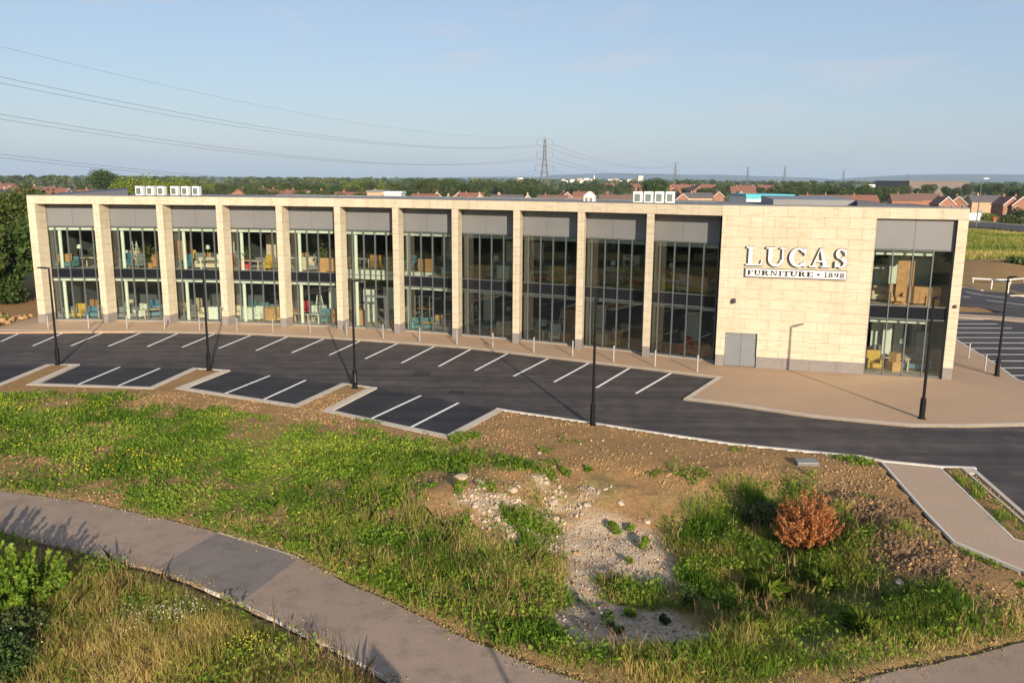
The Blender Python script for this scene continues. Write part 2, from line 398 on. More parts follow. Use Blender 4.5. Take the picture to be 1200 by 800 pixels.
# foreground footpath
FUP = px([(0, 576), (87.5, 585.7), (175, 604), (254, 623.7), (300, 636.5), (350, 653), (387.5, 673), (443.8, 698.8), (500, 725), (537.5, 743.8), (593.8, 766.3), (650, 788.8), (687.5, 800)])
FLO = px([(0, 623), (83, 644.7), (175, 665.5), (240.7, 688.5), (284.5, 706.5), (350, 738), (400, 762), (432.5, 781), (462.5, 799)])
RUP = px([(1200, 752), (1098.8, 776), (1057.5, 783), (993.8, 801)])
def wob(pts):      # crumbling edge
    o = []
    for a, b in zip(pts, pts[1:]):
        n = max(1, int((b - a).length / .3))
        for k in range(n):
            q = a.lerp(b, k / n); o.append((q.x, q.y + (float(fbm(np.array([q.x]), np.array([q.y]), 1.3, 3, 91)[0]) - .5) * .22))
    return o + [(pts[-1].x, pts[-1].y)]
FPATH0 = [(-27, FUP[0].y + .9)] + [(p.x, p.y) for p in FUP] + [(2.2, 15.6), (4.4, 15.0), (6.0, 15.6)] + [(p.x, p.y) for p in RUP[::-1]] + [(17, 19.2), (17, 16.4), (11.5, 15.6), (6.5, 13.2), (4, 12.2), (1, 12.6)] + [(p.x, p.y) for p in FLO[::-1]] + [(-27, FLO[0].y + .6)]
# the hollow
FPATH = [(-27, FUP[0].y + .9)] + wob(FUP) + [(2.2, 15.6), (4.4, 15.0), (6.0, 15.6)] + wob(RUP[::-1]) + [(17, 19.2), (17, 16.4), (11.5, 15.6), (6.5, 13.2), (4, 12.2), (1, 12.6)] + wob(FLO[::-1]) + [(-27, FLO[0].y + .6)]
BAS = px([(545, 552), (640, 538), (760, 546), (880, 545), (960, 553), (1040, 600), (1085, 655), (1150, 712), (1090, 748), (960, 772), (800, 786), (690, 760), (590, 720), (540, 670), (525, 610)])
BAS = [(p.x, p.y) for p in BAS]
def basin(x, y):
    d = sdist(x, y, BAS) + (fbm(x, y, .35, 3, 5) - .5) * 1.2
    return -1.0 * ss(-.3, 4.6, d)
def basin_pt(a, b):
    z = 0.0
    for _ in range(12):
        p = at(a, b, z); z = .5 * z + .5 * float(basin(np.array([p.x]), np.array([p.y]))[0])
    return (p.x, p.y)
def bpx(pts): return [basin_pt(a, b) for a, b in pts]

MOUNDS = [(*basin_pt(1035, 640), 1.6, .50), (*basin_pt(975, 600), 1.2, .38), (*basin_pt(1100, 690), 1.5, .32), (*basin_pt(620, 575), 1.6, .45), (*basin_pt(545, 575), 1.5, .35),
          (*basin_pt(700, 590), 1.1, .30), (*basin_pt(860, 570), 1.4, .28), (*basin_pt(500, 590), 1.4, .3)]
xs = np.arange(-34, 36.01, .19); ys = np.arange(8, 58.01, .19)
def grow(v0, d, n, r): 
    o = []; s = .19
    for _ in range(n): s *= r; v0 = v0 + d * s; o.append(v0)
    return o
xs = np.array(sorted(list(xs) + grow(xs[0], -1, 62, 1.16) + grow(xs[-1], 1, 62, 1.16)))
ys = np.array(sorted(list(ys) + grow(ys[0], -1, 50, 1.16) + grow(ys[-1], 1, 64, 1.16)))
GX, GY = np.meshgrid(xs, ys, indexing='xy'); gx, gy = GX.ravel(), GY.ravel()
near = (gx > -70) & (gx < 75) & (gy > -10) & (gy < 130)
sA = np.full(gx.shape, -99.); sP = sA.copy(); sS = sA.copy(); sF = sA.copy(); sC = sA.copy()
CARP = px([(1085, 376), (1121.4, 399.4), (1167.6, 428.6), (1189, 444.4), (1200, 447.5)])
CARP = [(p.x, p.y) for p in CARP] + [(62, 45), (80, 69), (36, 72), (26, 67)]
ROAD2 = px([(1095, 333), (1127.5, 336.8), (1150, 340.5), (1180, 342), (1178, 333), (1186, 329.5), (1200, 328), (1240, 322), (1260, 330), (1205, 341), (1186, 344), (1215, 352), (1260, 362), (1260, 384), (1200, 370), (1160, 362), (1125.6, 357), (1080, 353)])
ROAD2 = [(p.x, p.y) for p in ROAD2]
sel = near
sA[sel] = sdist(gx[sel], gy[sel], ASPH); sP[sel] = sdist(gx[sel], gy[sel], PAV); sS[sel] = sdist(gx[sel], gy[sel], [(p.x, p.y) for p in SPATH])
sF[sel] = sdist(gx[sel], gy[sel], FPATH); sC[sel] = np.maximum(sdist(gx[sel], gy[sel], CARP), sdist(gx[sel], gy[sel], ROAD2))
hard = np.maximum.reduce([sA, sP, sS, sF, sC])
far = ss(75, 300, np.hypot(gx, gy - 30))
gz = -.02 * (1 - far) + 0.0
bz = np.zeros_like(gx); bz[sel] = basin(gx[sel], gy[sel])
soft = ss(.15, 1.2, -hard)
inb = ss(-1.0, 1.5, np.where(sel, sdist(gx, gy, BAS), -9))
lump = (fbm(gx, gy, 1.1, 3, 2) - .5) * .22 + (fbm(gx, gy, .3, 3, 8) - .5) * .3 + (vn(gx, gy, 3.1, 4) - .5) * .06
clod = np.maximum(0, fbm(gx, gy, 2.4, 3, 11) - .52) * .75
z = gz + bz + soft * (1 - far) * lump * (.45 + .75 * inb)
for mx_, my_, mr, mh in MOUNDS:
    q = np.exp(-((gx - mx_) ** 2 + (gy - my_) ** 2) / (mr * mr)); z += q * mh * (1 + .8 * (fbm(gx, gy, .9, 3, 21) - .5)) * soft
# brown spoil bank beyond the right-hand road
MB_ = px([(1110, 305), (1180, 306), (1260, 312), (1260, 326), (1190, 333), (1100, 333)]); MB_ = [(p.x, p.y) for p in MB_]
sdm = np.where((gx > 20) & (gx < 160) & (gy > 60) & (gy < 190), sdist(gx, gy, MB_), -9)
z += .9 * ss(0, 6, sdm) * (.6 + .8 * fbm(gx, gy, .25, 3, 9))
z = np.where(hard > -.12, np.minimum(z, -.2), z)

# --- what grows where (world-space areas)
def area(pts, soft_, seed, wob=1.2, flatpx=False):
    P = px(pts) if flatpx else None
    P = [(p.x, p.y) for p in P] if flatpx else bpx(pts)
    d = np.full(gx.shape, -9.); d[sel] = sdist(gx[sel], gy[sel], P)
    return ss(-soft_ * 2.2, soft_ * 2.2, d + (fbm(gx, gy, .8, 5, seed) - .5) * 2.6 * wob)
lawn = area([(-80, 452), (20, 460), (45, 462), (150, 462), (165, 470), (200, 478), (262, 478), (300, 492), (340, 500), (400, 500), (440, 505), (495, 516), (560, 530), (620, 548), (600, 552),
             (540, 552), (480, 560), (470, 600), (430, 640), (400, 668), (350, 650), (262, 622), (175, 602), (88, 583), (0, 574), (-80, 566)], .35, 31, .9, True)
holes = sum(area(p, .3, 40 + q, .9, True) for q, p in enumerate([
    [(30, 470), (60, 462), (95, 461), (90, 475), (50, 484)], [(135, 470), (170, 463), (220, 465), (260, 478), (180, 478), (140, 476)], [(245, 492), (300, 487), (370, 495), (330, 512), (270, 515)],
    [(-40, 530), (60, 535), (130, 540), (100, 552), (20, 562), (-40, 570)], [(380, 498), (420, 498), (430, 510), (390, 512)], [(460, 556), (520, 552), (560, 575), (520, 600), (470, 590)],
    [(330, 560), (410, 565), (400, 600), (340, 590)], [(130, 560), (175, 555), (170, 570), (140, 575)]]))
lawn = np.clip(lawn * (1 - .85 * np.clip(holes, 0, 1)), 0, 1)
lawn *= ss(.27, .48, fbm(gx, gy, .55, 5, 77)); lawn *= .6 + .4 * ss(.35, .6, fbm(gx, gy, 1.6, 3, 78))
lush = area([(790, 610), (850, 590), (890, 572), (925, 572), (960, 640), (1010, 660), (1040, 700), (1120, 715), (1170, 722), (1120, 745), (960, 780), (830, 800), (700, 775), (600, 740),
             (640, 730), (700, 750), (800, 752), (830, 735), (800, 700), (770, 660), (800, 640)], .4, 51, .8)
lush2 = area([(600, 600), (650, 590), (650, 640), (655, 660), (662, 690), (640, 712), (630, 742), (560, 720), (470, 690), (400, 662), (420, 640), (480, 620), (540, 610), (570, 640)], .4, 52, 1.0)
island = area([(703, 678), (735, 672), (768, 683), (790, 700), (775, 715), (745, 712), (715, 700)], .15, 53, .3)
lush3 = area([(620, 680), (660, 678), (665, 705), (630, 712)], .15, 57, .3)
edge = area([(330, 650), (400, 640), (480, 690), (560, 725), (660, 760), (760, 765), (900, 770), (1060, 745), (1150, 722), (1260, 700), (1260, 742), (1130, 772), (1060, 785), (990, 806), (700, 806), (640, 785), (540, 742), (440, 696), (380, 668)], .4, 54, .6)
basdry = ss(-.5, 1.5, np.where(sel, sdist(gx, gy, BAS), -9)) * ss(.48, .62, fbm(gx, gy, .45, 4, 59)) * 1.0 + lawn * ss(.56, .7, fbm(gx, gy, .4, 4, 58)) * .25
bl = area([(-80, 618), (0, 627), (83, 648), (175, 668), (240, 692), (284, 710), (350, 742), (400, 766), (440, 790), (470, 810), (400, 900), (-80, 900)], .25, 55, .25, True)
verge = area([(1108, 552), (1127, 551), (1200, 612), (1230, 640), (1195, 632)], .1, 56, .1, True)
soilgreen = ss(.64, .74, fbm(gx, gy, .7, 4, 88)) * inb
rightfield = ss(0, 3, gy - 125 - (gx - 50) * .1) * ss(20, 30, gx)
grav = area([(690, 600), (725, 605), (760, 620), (790, 640), (800, 670), (780, 700), (830, 735), (850, 752), (780, 760), (690, 756), (640, 735), (640, 712), (662, 685), (668, 650), (660, 625)], .2, 61, .5)
grav2 = area([(560, 580), (640, 575), (700, 590), (690, 612), (640, 640), (600, 625), (550, 600)], .4, 62, 1.4) * ss(.42, .6, fbm(gx, gy, 1.3, 3, 63))
soft2 = ss(.0, .25, -hard)
A_green = np.clip((lawn + lush + lush2 + soilgreen * .5) * (1 - np.clip(grav + grav2 * .8, 0, 1)) + island + lush3, 0, 1) * soft2
A_dry = np.clip(bl * .9 + basdry * (1 - np.clip(grav + grav2, 0, 1)) * (1 - island) + edge * .7 * ss(.35, .6, fbm(gx, gy, .6, 3, 70)), 0, 1) * soft2
A_darksoil = area([(955, 585), (1020, 572), (1060, 610), (1110, 650), (1165, 705), (1120, 712), (1040, 700), (985, 665), (960, 630)], .4, 64, .9)  # darker brown soil tone on the bank right of the rust shrub
A_grav = np.clip(np.maximum(grav, grav2 * .9) * (1 - island), 0, 1)
outside = np.maximum(ss(60, 95, np.hypot(gx, (gy - 30))), ss(0, 3, -gx - .63 * gy - 8) * (gy < 50)) * (1 - ss(0, 2, sdm)) * (hard < 0)
behind = ss(4, -2, gy) * 1.0
A_field = np.clip(outside + behind, 0, 1) * (1 - ss(0, 2, sdm))
V = np.stack([gx, gy, z], 1); nx_, ny_ = len(xs), len(ys)
I = np.arange(nx_ * ny_).reshape(ny_, nx_)
Fq = np.stack([I[:-1, :-1], I[:-1, 1:], I[1:, 1:], I[1:, :-1]], -1).reshape(-1, 4)
def make_soil():
    m, nt, b = nmat('soil_and_turf'); v = objco(nt)
    def A(n): 
        a = N(nt, 'ShaderNodeAttribute'); a.attribute_name = n; return a.outputs['Fac']
    f1 = noise(nt, v, .35, 5); f2 = noise(nt, v, 5, 6, .7); f3 = noise(nt, v, 24, 4)
    soil = ramp(nt, f1, [(.3, (.30, .165, .060)), (.7, (.46, .275, .108))])
    soil = mix(nt, .55, soil, ramp(nt, f2, [(.3, (.12, .072, .034)), (.48, (.36, .205, .085)), (.72, (.52, .34, .155))]))
    soil = mix(nt, .35, soil, ramp(nt, f3, [(.38, (.10, .062, .03)), (.6, (.42, .28, .145))]))
    turf = ramp(nt, f2, [(.3, (.08, .12, .02)), (.5, (.15, .19, .035)), (.7, (.27, .25, .07))])
    dryg = ramp(nt, f2, [(.3, (.15, .13, .045)), (.5, (.26, .20, .08)), (.7, (.36, .27, .13))])
    fm_ = noise(nt, v, .013, 5)
    field = ramp(nt, fm_, [(.36, (.075, .10, .025)), (.48, (.17, .16, .05)), (.55, (.30, .235, .10)), (.66, (.10, .13, .035))])
    field = mix(nt, .4, field, ramp(nt, noise(nt, v, .35, 5), [(.3, (.08, .09, .025)), (.7, (.30, .25, .11))]))
    gravel = ramp(nt, f3, [(.3, (.30, .215, .135)), (.5, (.58, .45, .30)), (.7, (.72, .58, .41))])
    gravel = mix(nt, .45, gravel, ramp(nt, noise(nt, v, 9, 5, .7), [(.36, (.20, .14, .09)), (.5, (.52, .42, .30)), (.7, (.70, .58, .44))])); gravel = mix(nt, .35, gravel, ramp(nt, noise(nt, v, 1.4, 5), [(.35, (.48, .34, .21)), (.65, (.62, .49, .36))]))
    soil = mix(nt, math_(nt, 'MULTIPLY', A('darksoil'), .75), soil, ramp(nt, f2, [(.3, (.07, .042, .022)), (.5, (.16, .095, .048)), (.72, (.27, .17, .09))]))
    c = mix(nt, A('gravel'), soil, gravel)
    c = mix(nt, math_(nt, 'MULTIPLY', A('green'), .85), c, turf)
    c = mix(nt, math_(nt, 'MULTIPLY', A('dry'), .85), c, dryg)
    c = mix(nt, A('field'), c, field)
    nt.links.new(c, b.inputs['Base Color']); b.inputs['Roughness'].default_value = .95; b.inputs['Specular IOR Level'].default_value = .1
    h = math_(nt, 'ADD', math_(nt, 'MULTIPLY', f2, 1.0), math_(nt, 'MULTIPLY', f3, .5))
    bump(nt, b, h, 1.0, .10); return m
MT['soil'] = make_soil()
ground = npmesh('ground', V, Fq, 'soil', smooth=False); tag(ground, kind='structure')
for nm, arr in (('green', A_green), ('dry', A_dry), ('gravel', A_grav), ('field', A_field), ('darksoil', A_darksoil)):
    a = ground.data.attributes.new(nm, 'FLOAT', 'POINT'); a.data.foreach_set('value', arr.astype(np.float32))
def sampler(arr):
    G = arr.reshape(ny_, nx_)
    def f(x, y):
        i = np.clip(np.searchsorted(xs, x) - 1, 0, nx_ - 2); j = np.clip(np.searchsorted(ys, y) - 1, 0, ny_ - 2)
        u = (x - xs[i]) / (xs[i + 1] - xs[i]); w = (y - ys[j]) / (ys[j + 1] - ys[j])
        return (G[j, i] * (1 - u) + G[j, i + 1] * u) * (1 - w) + (G[j + 1, i] * (1 - u) + G[j + 1, i + 1] * u) * w
    return f
gh = sampler(z); fgreen = sampler(A_green); fdry = sampler(A_dry); fgrav = sampler(A_grav); fhard = sampler(hard)
def ghz(x, y): return float(gh(np.array([x]), np.array([y]))[0])
def gpt(a, b):
    """photo pixel -> point on the modelled ground"""
    zz = 0.0
    for _ in range(14):
        p = at(a, b, zz); zz = .5 * zz + .5 * ghz(p.x, p.y)
    return Vector((p.x, p.y, ghz(p.x, p.y)))

# ------------------------------------------------------------------ roads, pavements, markings
def sheet(name, poly, z_, mat, z0=None, kind='structure'):
    mb = MB(); mb.prism([(p[0], p[1]) for p in poly], (z_ - .06) if z0 is None else z0, z_, bot=False)
    o = mb.build(name, mat); tag(o, kind=kind); return o
sheet('road', ASPH, ZA, 'asphalt')
mbp = MB()
for P in PADS: mbp.prism([(p.x, p.y) for p in P], ZA - .03, ZA + .004, bot=False)
mbp.prism([(p0r[0].x - .05, p0r[0].y), (left0.x, left0.y), (left0.x - 12, left0.y + .3), (p0r[0].x - 16, p0r[0].y + .8)], ZA - .03, ZA + .004, bot=False)
tag(mbp.build('parking_bays', 'newasphalt'), kind='structure')
sheet('pavement', PAV, 0.0, 'paving', -.12)
sheet('side_path', [(p.x, p.y) for p in SPATH], 0.004, 'buffpath', -.12)
sheet('footpath', FPATH, 0.0, 'oldpath', -.12)
sheet('footpath_patch', px([(254, 624.5), (350, 654), (284.5, 703.5), (181.6, 665.5)]), .004, 'patch', -.02)
sheet('rear_car_park', CARP, -.06, 'asphalt', -.15)
sheet('access_road', ROAD2, -.05, 'asphalt', -.15)
sheet('distant_road', [(p.x, p.y) for p in px([(1128, 260.5), (1150, 261), (1200, 264.5), (1290, 274), (1290, 283), (1200, 271.5), (1165, 267), (1128, 265)], .25)], .25, 'asphalt', 0)
def strip(mb, pts, w, z0, z1, side=1, m=0):
    """band of width w along a polyline, on the left (side=1) or right (-1)"""
    P = [Vector((p[0], p[1])) for p in pts]; off = []
    for i in range(len(P)):
        d0 = (P[i] - P[i - 1]).normalized() if i else None; d1 = (P[i + 1] - P[i]).normalized() if i < len(P) - 1 else None
        d0 = d0 or d1; d1 = d1 or d0; n0 = Vector((-d0.y, d0.x)); n1 = Vector((-d1.y, d1.x)); n = (n0 + n1)
        n = n * (2 / max(.7, n.length_squared)); off.append(P[i] + n * w * side)
    for i in range(len(P) - 1):
        mb.prism([P[i], P[i + 1], off[i + 1], off[i]], z0, z1, m)
def chop(pts, step=3.0):
    o = []
    for a, b in zip(pts, pts[1:]):
        n = max(1, int((b - a).length / step))
        for k in range(n): o.append(a.lerp(b, k / n))
    return o + [pts[-1]]
kb = MB(); strip(kb, [(p.x, p.y) for p in K], .26, -.16, .006, 1); tag(kb.build('kerb', 'concrete'), kind='structure')
eb = MB()
for P in PADS: strip(eb, [(p.x, p.y) for p in P], .42, -.2, -.004, -1)
strip(eb, [(p0r[0].x, p0r[0].y), (left0.x, left0.y), (left0.x - 12, left0.y + .3)], .42, -.2, -.004, 1)
tops = [(p0r[0], PADS[0][0]), (PADS[0][3], PADS[1][0]), (PADS[1][3], PADS[2][0])]
for a, b in tops: strip(eb, [(a.x, a.y), (b.x, b.y)], .16, -.2, -.008, -1)
tag(eb.build('bay_kerbs', 'concrete'), kind='structure')
mb = MB()
strip(mb, [(PADS[2][3].x, PADS[2][3].y)] + [(p.x, p.y) for p in REDGE[:9]], .17, -.2, .0, -1)
S = SPATH
strip(mb, [(p.x, p.y) for p in (S[0], S[8], S[7], S[6], S[5])], .07, -.1, .012, -1)
strip(mb, [(p.x, p.y) for p in S[1:5]], .07, -.1, .012, 1)
strip(mb, [(p.x, p.y) for p in FUP[3:6]], .03, -.1, .002, 1)
strip(mb, [(p.x, p.y) for p in FLO[3:]], .025, -.1, .001, -1)
tag(mb.build('path_edging', 'edging'), kind='structure')
# drainage channel by the side path
ck = MB()
o1 = px([(1142, 549.3), (1200, 600), (1260, 652)]); o2 = px([(1127, 549), (1200, 612.5), (1250, 656)])
strip(ck, [(p.x, p.y) for p in o1], .16, -.2, .03, -1); strip(ck, [(p.x, p.y) for p in o2], .07, -.2, .03, 1)
ck.prism([(p.x, p.y) for p in px([(1127, 548.6), (1142, 549), (1147, 555), (1134, 555)])], -.1, .024)
tag(ck.build('channel_kerb', 'concrete'), kind='structure')
sheet('drain_channel', px([(1136, 553), (1146, 553), (1200, 601), (1260, 652), (1250, 656), (1200, 612)]), -.03, 'panel', -.15)
# painted lines
mk = MB()
fl = [((20, 391), (0, 400)), ((75.7, 388.7), (37.5, 405)), ((121, 389), (82, 405)), ((166, 389), (126, 405.5)), ((209, 389.8), (171.5, 406)), ((251, 390.8), (212.5, 406.7)), ((295, 391.8), (255.3, 408)),
      ((337.5, 393.7), (299, 410.5)), ((380.5, 396), (341, 413)), ((423, 398.3), (385, 415.7)), ((466, 401.7), (427, 420)), ((509, 405), (469.5, 425)), ((551, 408.7), (513, 429)), ((594.8, 413.4), (555.4, 434)),
      ((643, 418.9), (600.6, 440.5)), ((690, 424.6), (648, 447.2)), ((737.7, 430.2), (697.5, 454)), ((785.8, 436.4), (743.8, 460.6))]
for a, b in fl: strip(mk, [at(*a, ZA), at(*b, ZA)], .14, ZA - .02, ZA + .004, 1)
p2 = [((139, 430), (86, 452.2)), ((186, 431.5), (133, 453.6)), ((315, 440), (258, 462.6)), ((357, 445.3), (304, 469.5)), ((491.8, 463.3), (431, 491.4)), ((535.8, 471.8), (477.5, 501.5))]
for a, b in p2: strip(mk, [at(*a, ZA), at(*b, ZA)], .14, ZA - .02, ZA + .008, 1)
# rear car park: rows of bays
d = (at(1200, 441, -.06) - at(1125, 437, -.06)); 
for k in range(12):
    y0 = 47.4 + k * 2.0
    x0 = 26; 
    for x1, x2 in ((28.5, 38.5), (44, 54.5), (60, 70)):
        a = Vector((x1, y0 + .02 * (x1 - 28))); b = Vector((x2, y0 + .02 * (x2 - 28)))
        pl = [q for q in (a.lerp(b, t / 20) for t in range(21)) if inpoly(np.array([q.x]), np.array([q.y]), CARP)[0]]
        if len(pl) > 1: strip(mk, [pl[0], pl[-1]], .12, -.08, -.056, 1)
strip(mk, [at(1131, 342, -.05), at(1150, 345.5, -.05), at(1178, 349, -.05)], .15, -.07, -.046, 1)
strip(mk, [at(1155, 351.5, -.05), at(1200, 357.5, -.05)], .15, -.07, -.046, 1)
strip(mk, [at(1128, 347.6, -.05), at(1137, 348.5, -.05)], .15, -.07, -.046, 1)
tag(mk.build('road_markings', 'mark'), kind='structure')
# pale kerbs and verges at the right
sb = MB()
strip(sb, [(p.x, p.y) for p in CP_edge], .2, -.1, .012, -1)
strip(sb, px([(1110, 335.5), (1127.5, 336.2), (1150, 339.8)]), .25, -.1, .02, 1)
strip(sb, px([(1184, 346.5), (1215, 346), (1260, 350)]), .3, -.1, .03, 1)
strip(sb, px([(1141, 259.6), (1150, 260), (1200, 263.6), (1290, 273)], .26), .8, .1, .3, 1)
tag(sb.build('verge_kerb', 'concrete'), kind='structure')
vb = px([(1110, 367), (1160, 369.5), (1200, 372), (1260, 376), (1260, 371.5), (1200, 369), (1160, 365), (1110, 360)])
vb = px([(1110, 371.5), (1160, 373.5), (1200, 377), (1260, 382), (1260, 377), (1200, 372.5), (1160, 369.8), (1110, 367)])
sheet('walkway', vb, .012, 'buffpath', -.1)
# manholes / darker repairs in the road
for k, (a, b) in enumerate([((487, 435), (506, 440)), ((503, 466), (522, 469)), ((528, 457), (546, 461))]):
    x0, y0 = a; x1, y1 = b
    mh = MB(); mh.prism([(p.x, p.y) for p in px([(x0, y0), (x1, y0 + 1), (x1 - 3, y1 + 1), (x0 - 3, y1)], ZA)], ZA - .02, ZA + .006 + .001 * k)
    tag(mh.build('road_patch', 'newasphalt'), kind='structure')
# ------------------------------------------------------------------ the showroom building
FR = [(-35.92, 62.75), (-31.19, 62.96), (-26.35, 62.63), (-21.79, 62.20), (-17.24, 61.57), (-12.83, 60.75), (-8.47, 59.45), (-4.18, 57.85), (.03, 56.00), (4.14, 54.05), (8.20, 51.78), (12.22, 49.36), (24.73, 45.93)]
FR = [Vector(p) for p in FR]
GA = R(11.0); G = Vector((math.sin(GA), math.cos(GA)))         # the way the fins point into the building
HB, HU, HP = 9.5, 8.90, .67
DG = 1.22                                                       # recess of the glass behind the frame
DEP = 12.0
bld = empty('showroom_building', (0, 56, 0), label='long two storey showroom of pale stone fins and dark glass curving beside the car park', cat='building')
def bpart(mb, name, mats, parent=None, **k):
    o = mb.build(name, mats, **k); par = parent or bld
    o.parent = par; o.matrix_parent_inverse = Matrix.Translation(-Vector((0, 56, 0))) if par is bld else Matrix.Identity(4)
    return o
T_ = [(FR[i + 1] - FR[i]).normalized() for i in range(12)]
FW = .48
# stone fins, each with its grey foot
for i in range(11):
    A = FR[i]; t = T_[i]; w = FW + (.06 if i == 0 else 0); p = 1.08
    q = [A, A + t * w, A + t * w + G * p, A + G * p]
    mb = MB(); mb.prism(q, HP, HU - .002); f = bpart(mb, 'stone_fin', 'stone')
    mb = MB(); e = .035; mb.prism([q[0] - t * .0 - G * e, q[1] + t * .0 - G * e, q[2] + t * .0, q[3]], 0, HP - .004); o = bpart(mb, 'fin_foot', 'plinth', f)
# fascia beam
back = [p + G * .62 for p in FR]
fb = MB()
for i in range(11): fb.prism([FR[i], FR[i + 1], back[i + 1], back[i]], HU, HB - .0)
bpart(fb, 'stone_fascia', 'stone')
sf = MB()
for i in range(11): sf.prism([back[i] + G * .003, back[i + 1] + G * .003, FR[i + 1] + G * (DG + .2), FR[i] + G * (DG + .2)], HU + .12, HB - .05)
bpart(sf, 'soffit', 'panel_dark')
# roof edge flashing
cp_ = MB()
for i in range(12): cp_.prism([FR[i] + G * .04, FR[i + 1] + G * .04, FR[i + 1] + G * .66, FR[i] + G * .66], HB + .003, HB + .06)
bpart(cp_, 'coping', 'coping')
# solid wall at the right with door and window opening
A, B = FR[11], FR[12]; t = T_[11]; nrm = Vector((t.y, -t.x))    # towards the car park
inw = -nrm; L = (B - A).length
def wall_uz(a, b):
    d = ray(a, b); n3 = Vector((nrm.x, nrm.y, 0)); o = Vector((A.x, A.y, 0)) - Vector((0, 0, CAMH)); k = o.dot(n3) / d.dot(n3)
    P = Vector((0, 0, CAMH)) + d * k; return ((Vector((P.x, P.y)) - A).dot(t), P.z)
wl = (wall_uz(1011.9, 435.8)[0] + wall_uz(1028, 256.5)[0]) / 2; wr = (wall_uz(1122.5, 257.5)[0] + wall_uz(1104.5, 443)[0]) / 2
wt = (wall_uz(1028, 256.3)[1] + wall_uz(1122.5, 257.5)[1]) / 2
dl, dr = wall_uz(849, 410)[0], wall_uz(886.5, 410)[0]; dt = wall_uz(868, 390.3)[1]
WT = .45
def wseg(mb, u0, u1, z0, z1, y0=0.0, y1=WT):
    a = A + t * u0; b = A + t * u1; mb.prism([a + inw * y0, b + inw * y0, b + inw * y1, a + inw * y1], z0, z1)
w = MB()
wseg(w, 0, dl, HP, HB); wseg(w, dl, dr, dt, HB); wseg(w, dr, wl, HP, HB); wseg(w, wl, wr, wt, HB); wseg(w, wr, L, HP, HB)
bpart(w, 'stone_wall', 'stone')
pl = MB()
for u0, u1 in ((0, dl), (dr, wl), (wr, L)):
    pl = MB(); n = max(1, round((u1 - u0) / 1.35))
    for k in range(n): wseg(pl, u0 + (u1 - u0) * k / n + .012, u0 + (u1 - u0) * (k + 1) / n - .012, 0, HP - .004, .03, WT)
    wseg(pl, u0 + .003, u1 - .003, 0, HP - .01, .05, WT - .01)
    bpart(pl, 'wall_foot', 'plinth')
dd = MB(); um = (dl + dr) / 2
wseg(dd, dl + .02, um - .008, .03, dt - .03, .14, .2); wseg(dd, um + .008, dr - .02, .03, dt - .03, .14, .2)
do = bpart(dd, 'double_door', 'door')
dh = MB(); wseg(dh, um + .07, um + .10, .95, 1.15, .09, .14); bpart(dh, 'handle', 'steel', do); dh = MB(); wseg(dh, um - .10, um - .07, .95, 1.15, .09, .14); bpart(dh, 'handle', 'steel', do)
for z_ in (.3, 1.0, 1.75):
    for ue in (dl + .03, dr - .055): dh = MB(); wseg(dh, ue, ue + .025, z_, z_ + .12, .12, .14); bpart(dh, 'hinge', 'steel', do)
df = MB(); wseg(df, dl, dl + .02, 0, dt, .1, .25); wseg(df, dr - .02, dr, 0, dt, .1, .25); wseg(df, dl + .02, dr - .02, dt - .03, dt, .1, .25); bpart(df, 'door_frame', 'panel_dark', do)
cm_u, cm_z = wall_uz(860.5, 351)
cb = MB(); a = A + t * cm_u; cb.obox((a + nrm * .12), .16, .24, cm_z - .02, cm_z + .08, math.atan2(t.y, t.x)); cb.ball((a.x + nrm.x * .2, a.y + nrm.y * .2, cm_z - .08), .12, .12, .13)
bpart(cb, 'security_camera', 'panel_dark')
cu2, cz2 = wall_uz(1119, 359); cb = MB(); a = A + t * cu2; cb.ball((a.x + nrm.x * .08, a.y + nrm.y * .08, cz2), .09, .09, .1); bpart(cb, 'security_camera', 'panel_dark')

# glazing of one opening: a = left end, b = right end (2D), facing nrm_
ZS0, ZS1, ZG = 3.32, 4.0, 7.22
def glazing(a, b, npan, ztop, split=True, name='window_wall', depth=.0):
    tt = (b - a).normalized(); nn = Vector((tt.y, -tt.x)); W = (b - a).length
    def sg(mb, u0, u1, z0, z1, d0, d1): # d towards outside
        p = a + tt * u0; q = a + tt * u1; mb.prism([p + nn * d1, q + nn * d1, q + nn * d0, p + nn * d0], z0, z1)
    fr = MB(); mw = .03
    for k in range(npan + 1):
        u = min(max(k * W / npan, mw), W - mw); sg(fr, u - mw, u + mw, .02, ZG, -.05, .11)
    def rails(z0, z1, d1=.06):
        for k in range(npan): sg(fr, k * W / npan + mw + .002, (k + 1) * W / npan - mw - .002, z0, z1, -.04, d1)
    rails(.02, .12); rails(ZG - .06, ZG)
    if split: rails(ZS0 - .05, ZS0); rails(ZS1, ZS1 + .05)
    else: rails(ZS1 - .08, ZS1 - .03)
    fo = bpart(fr, name, 'mullion')
    for k in range(npan):
        u0, u1 = k * W / npan + mw + .003, (k + 1) * W / npan - mw - .003
        mb = MB(); sg(mb, u0, u1, ZS1 + .053 if split else ZS1 - .027, ZG - .063, 0, .012); bpart(mb, 'pane', 'glass', fo)
        mb = MB(); sg(mb, u0, u1, .123, (ZS0 - .053) if split else ZS1 - .083, 0, .012); bpart(mb, 'pane', 'glass', fo)
        if split:
            mb = MB(); sg(mb, u0, u1, ZS0 + .003, ZS1 - .003, 0, .03); bpart(mb, 'spandrel', 'spandrel', fo)
    cl = MB()
    nc = 2
    for k in range(nc): sg(cl, k * W / nc + .008, (k + 1) * W / nc - .008, ZG + .012, ztop, -.06, .03)
    sg(cl, 0, W, ZG + .004, ztop, -.2, -.063)
    bpart(cl, 'cladding_panel', 'panel')
    return fo
GP = [p + G * DG for p in FR[:12]]
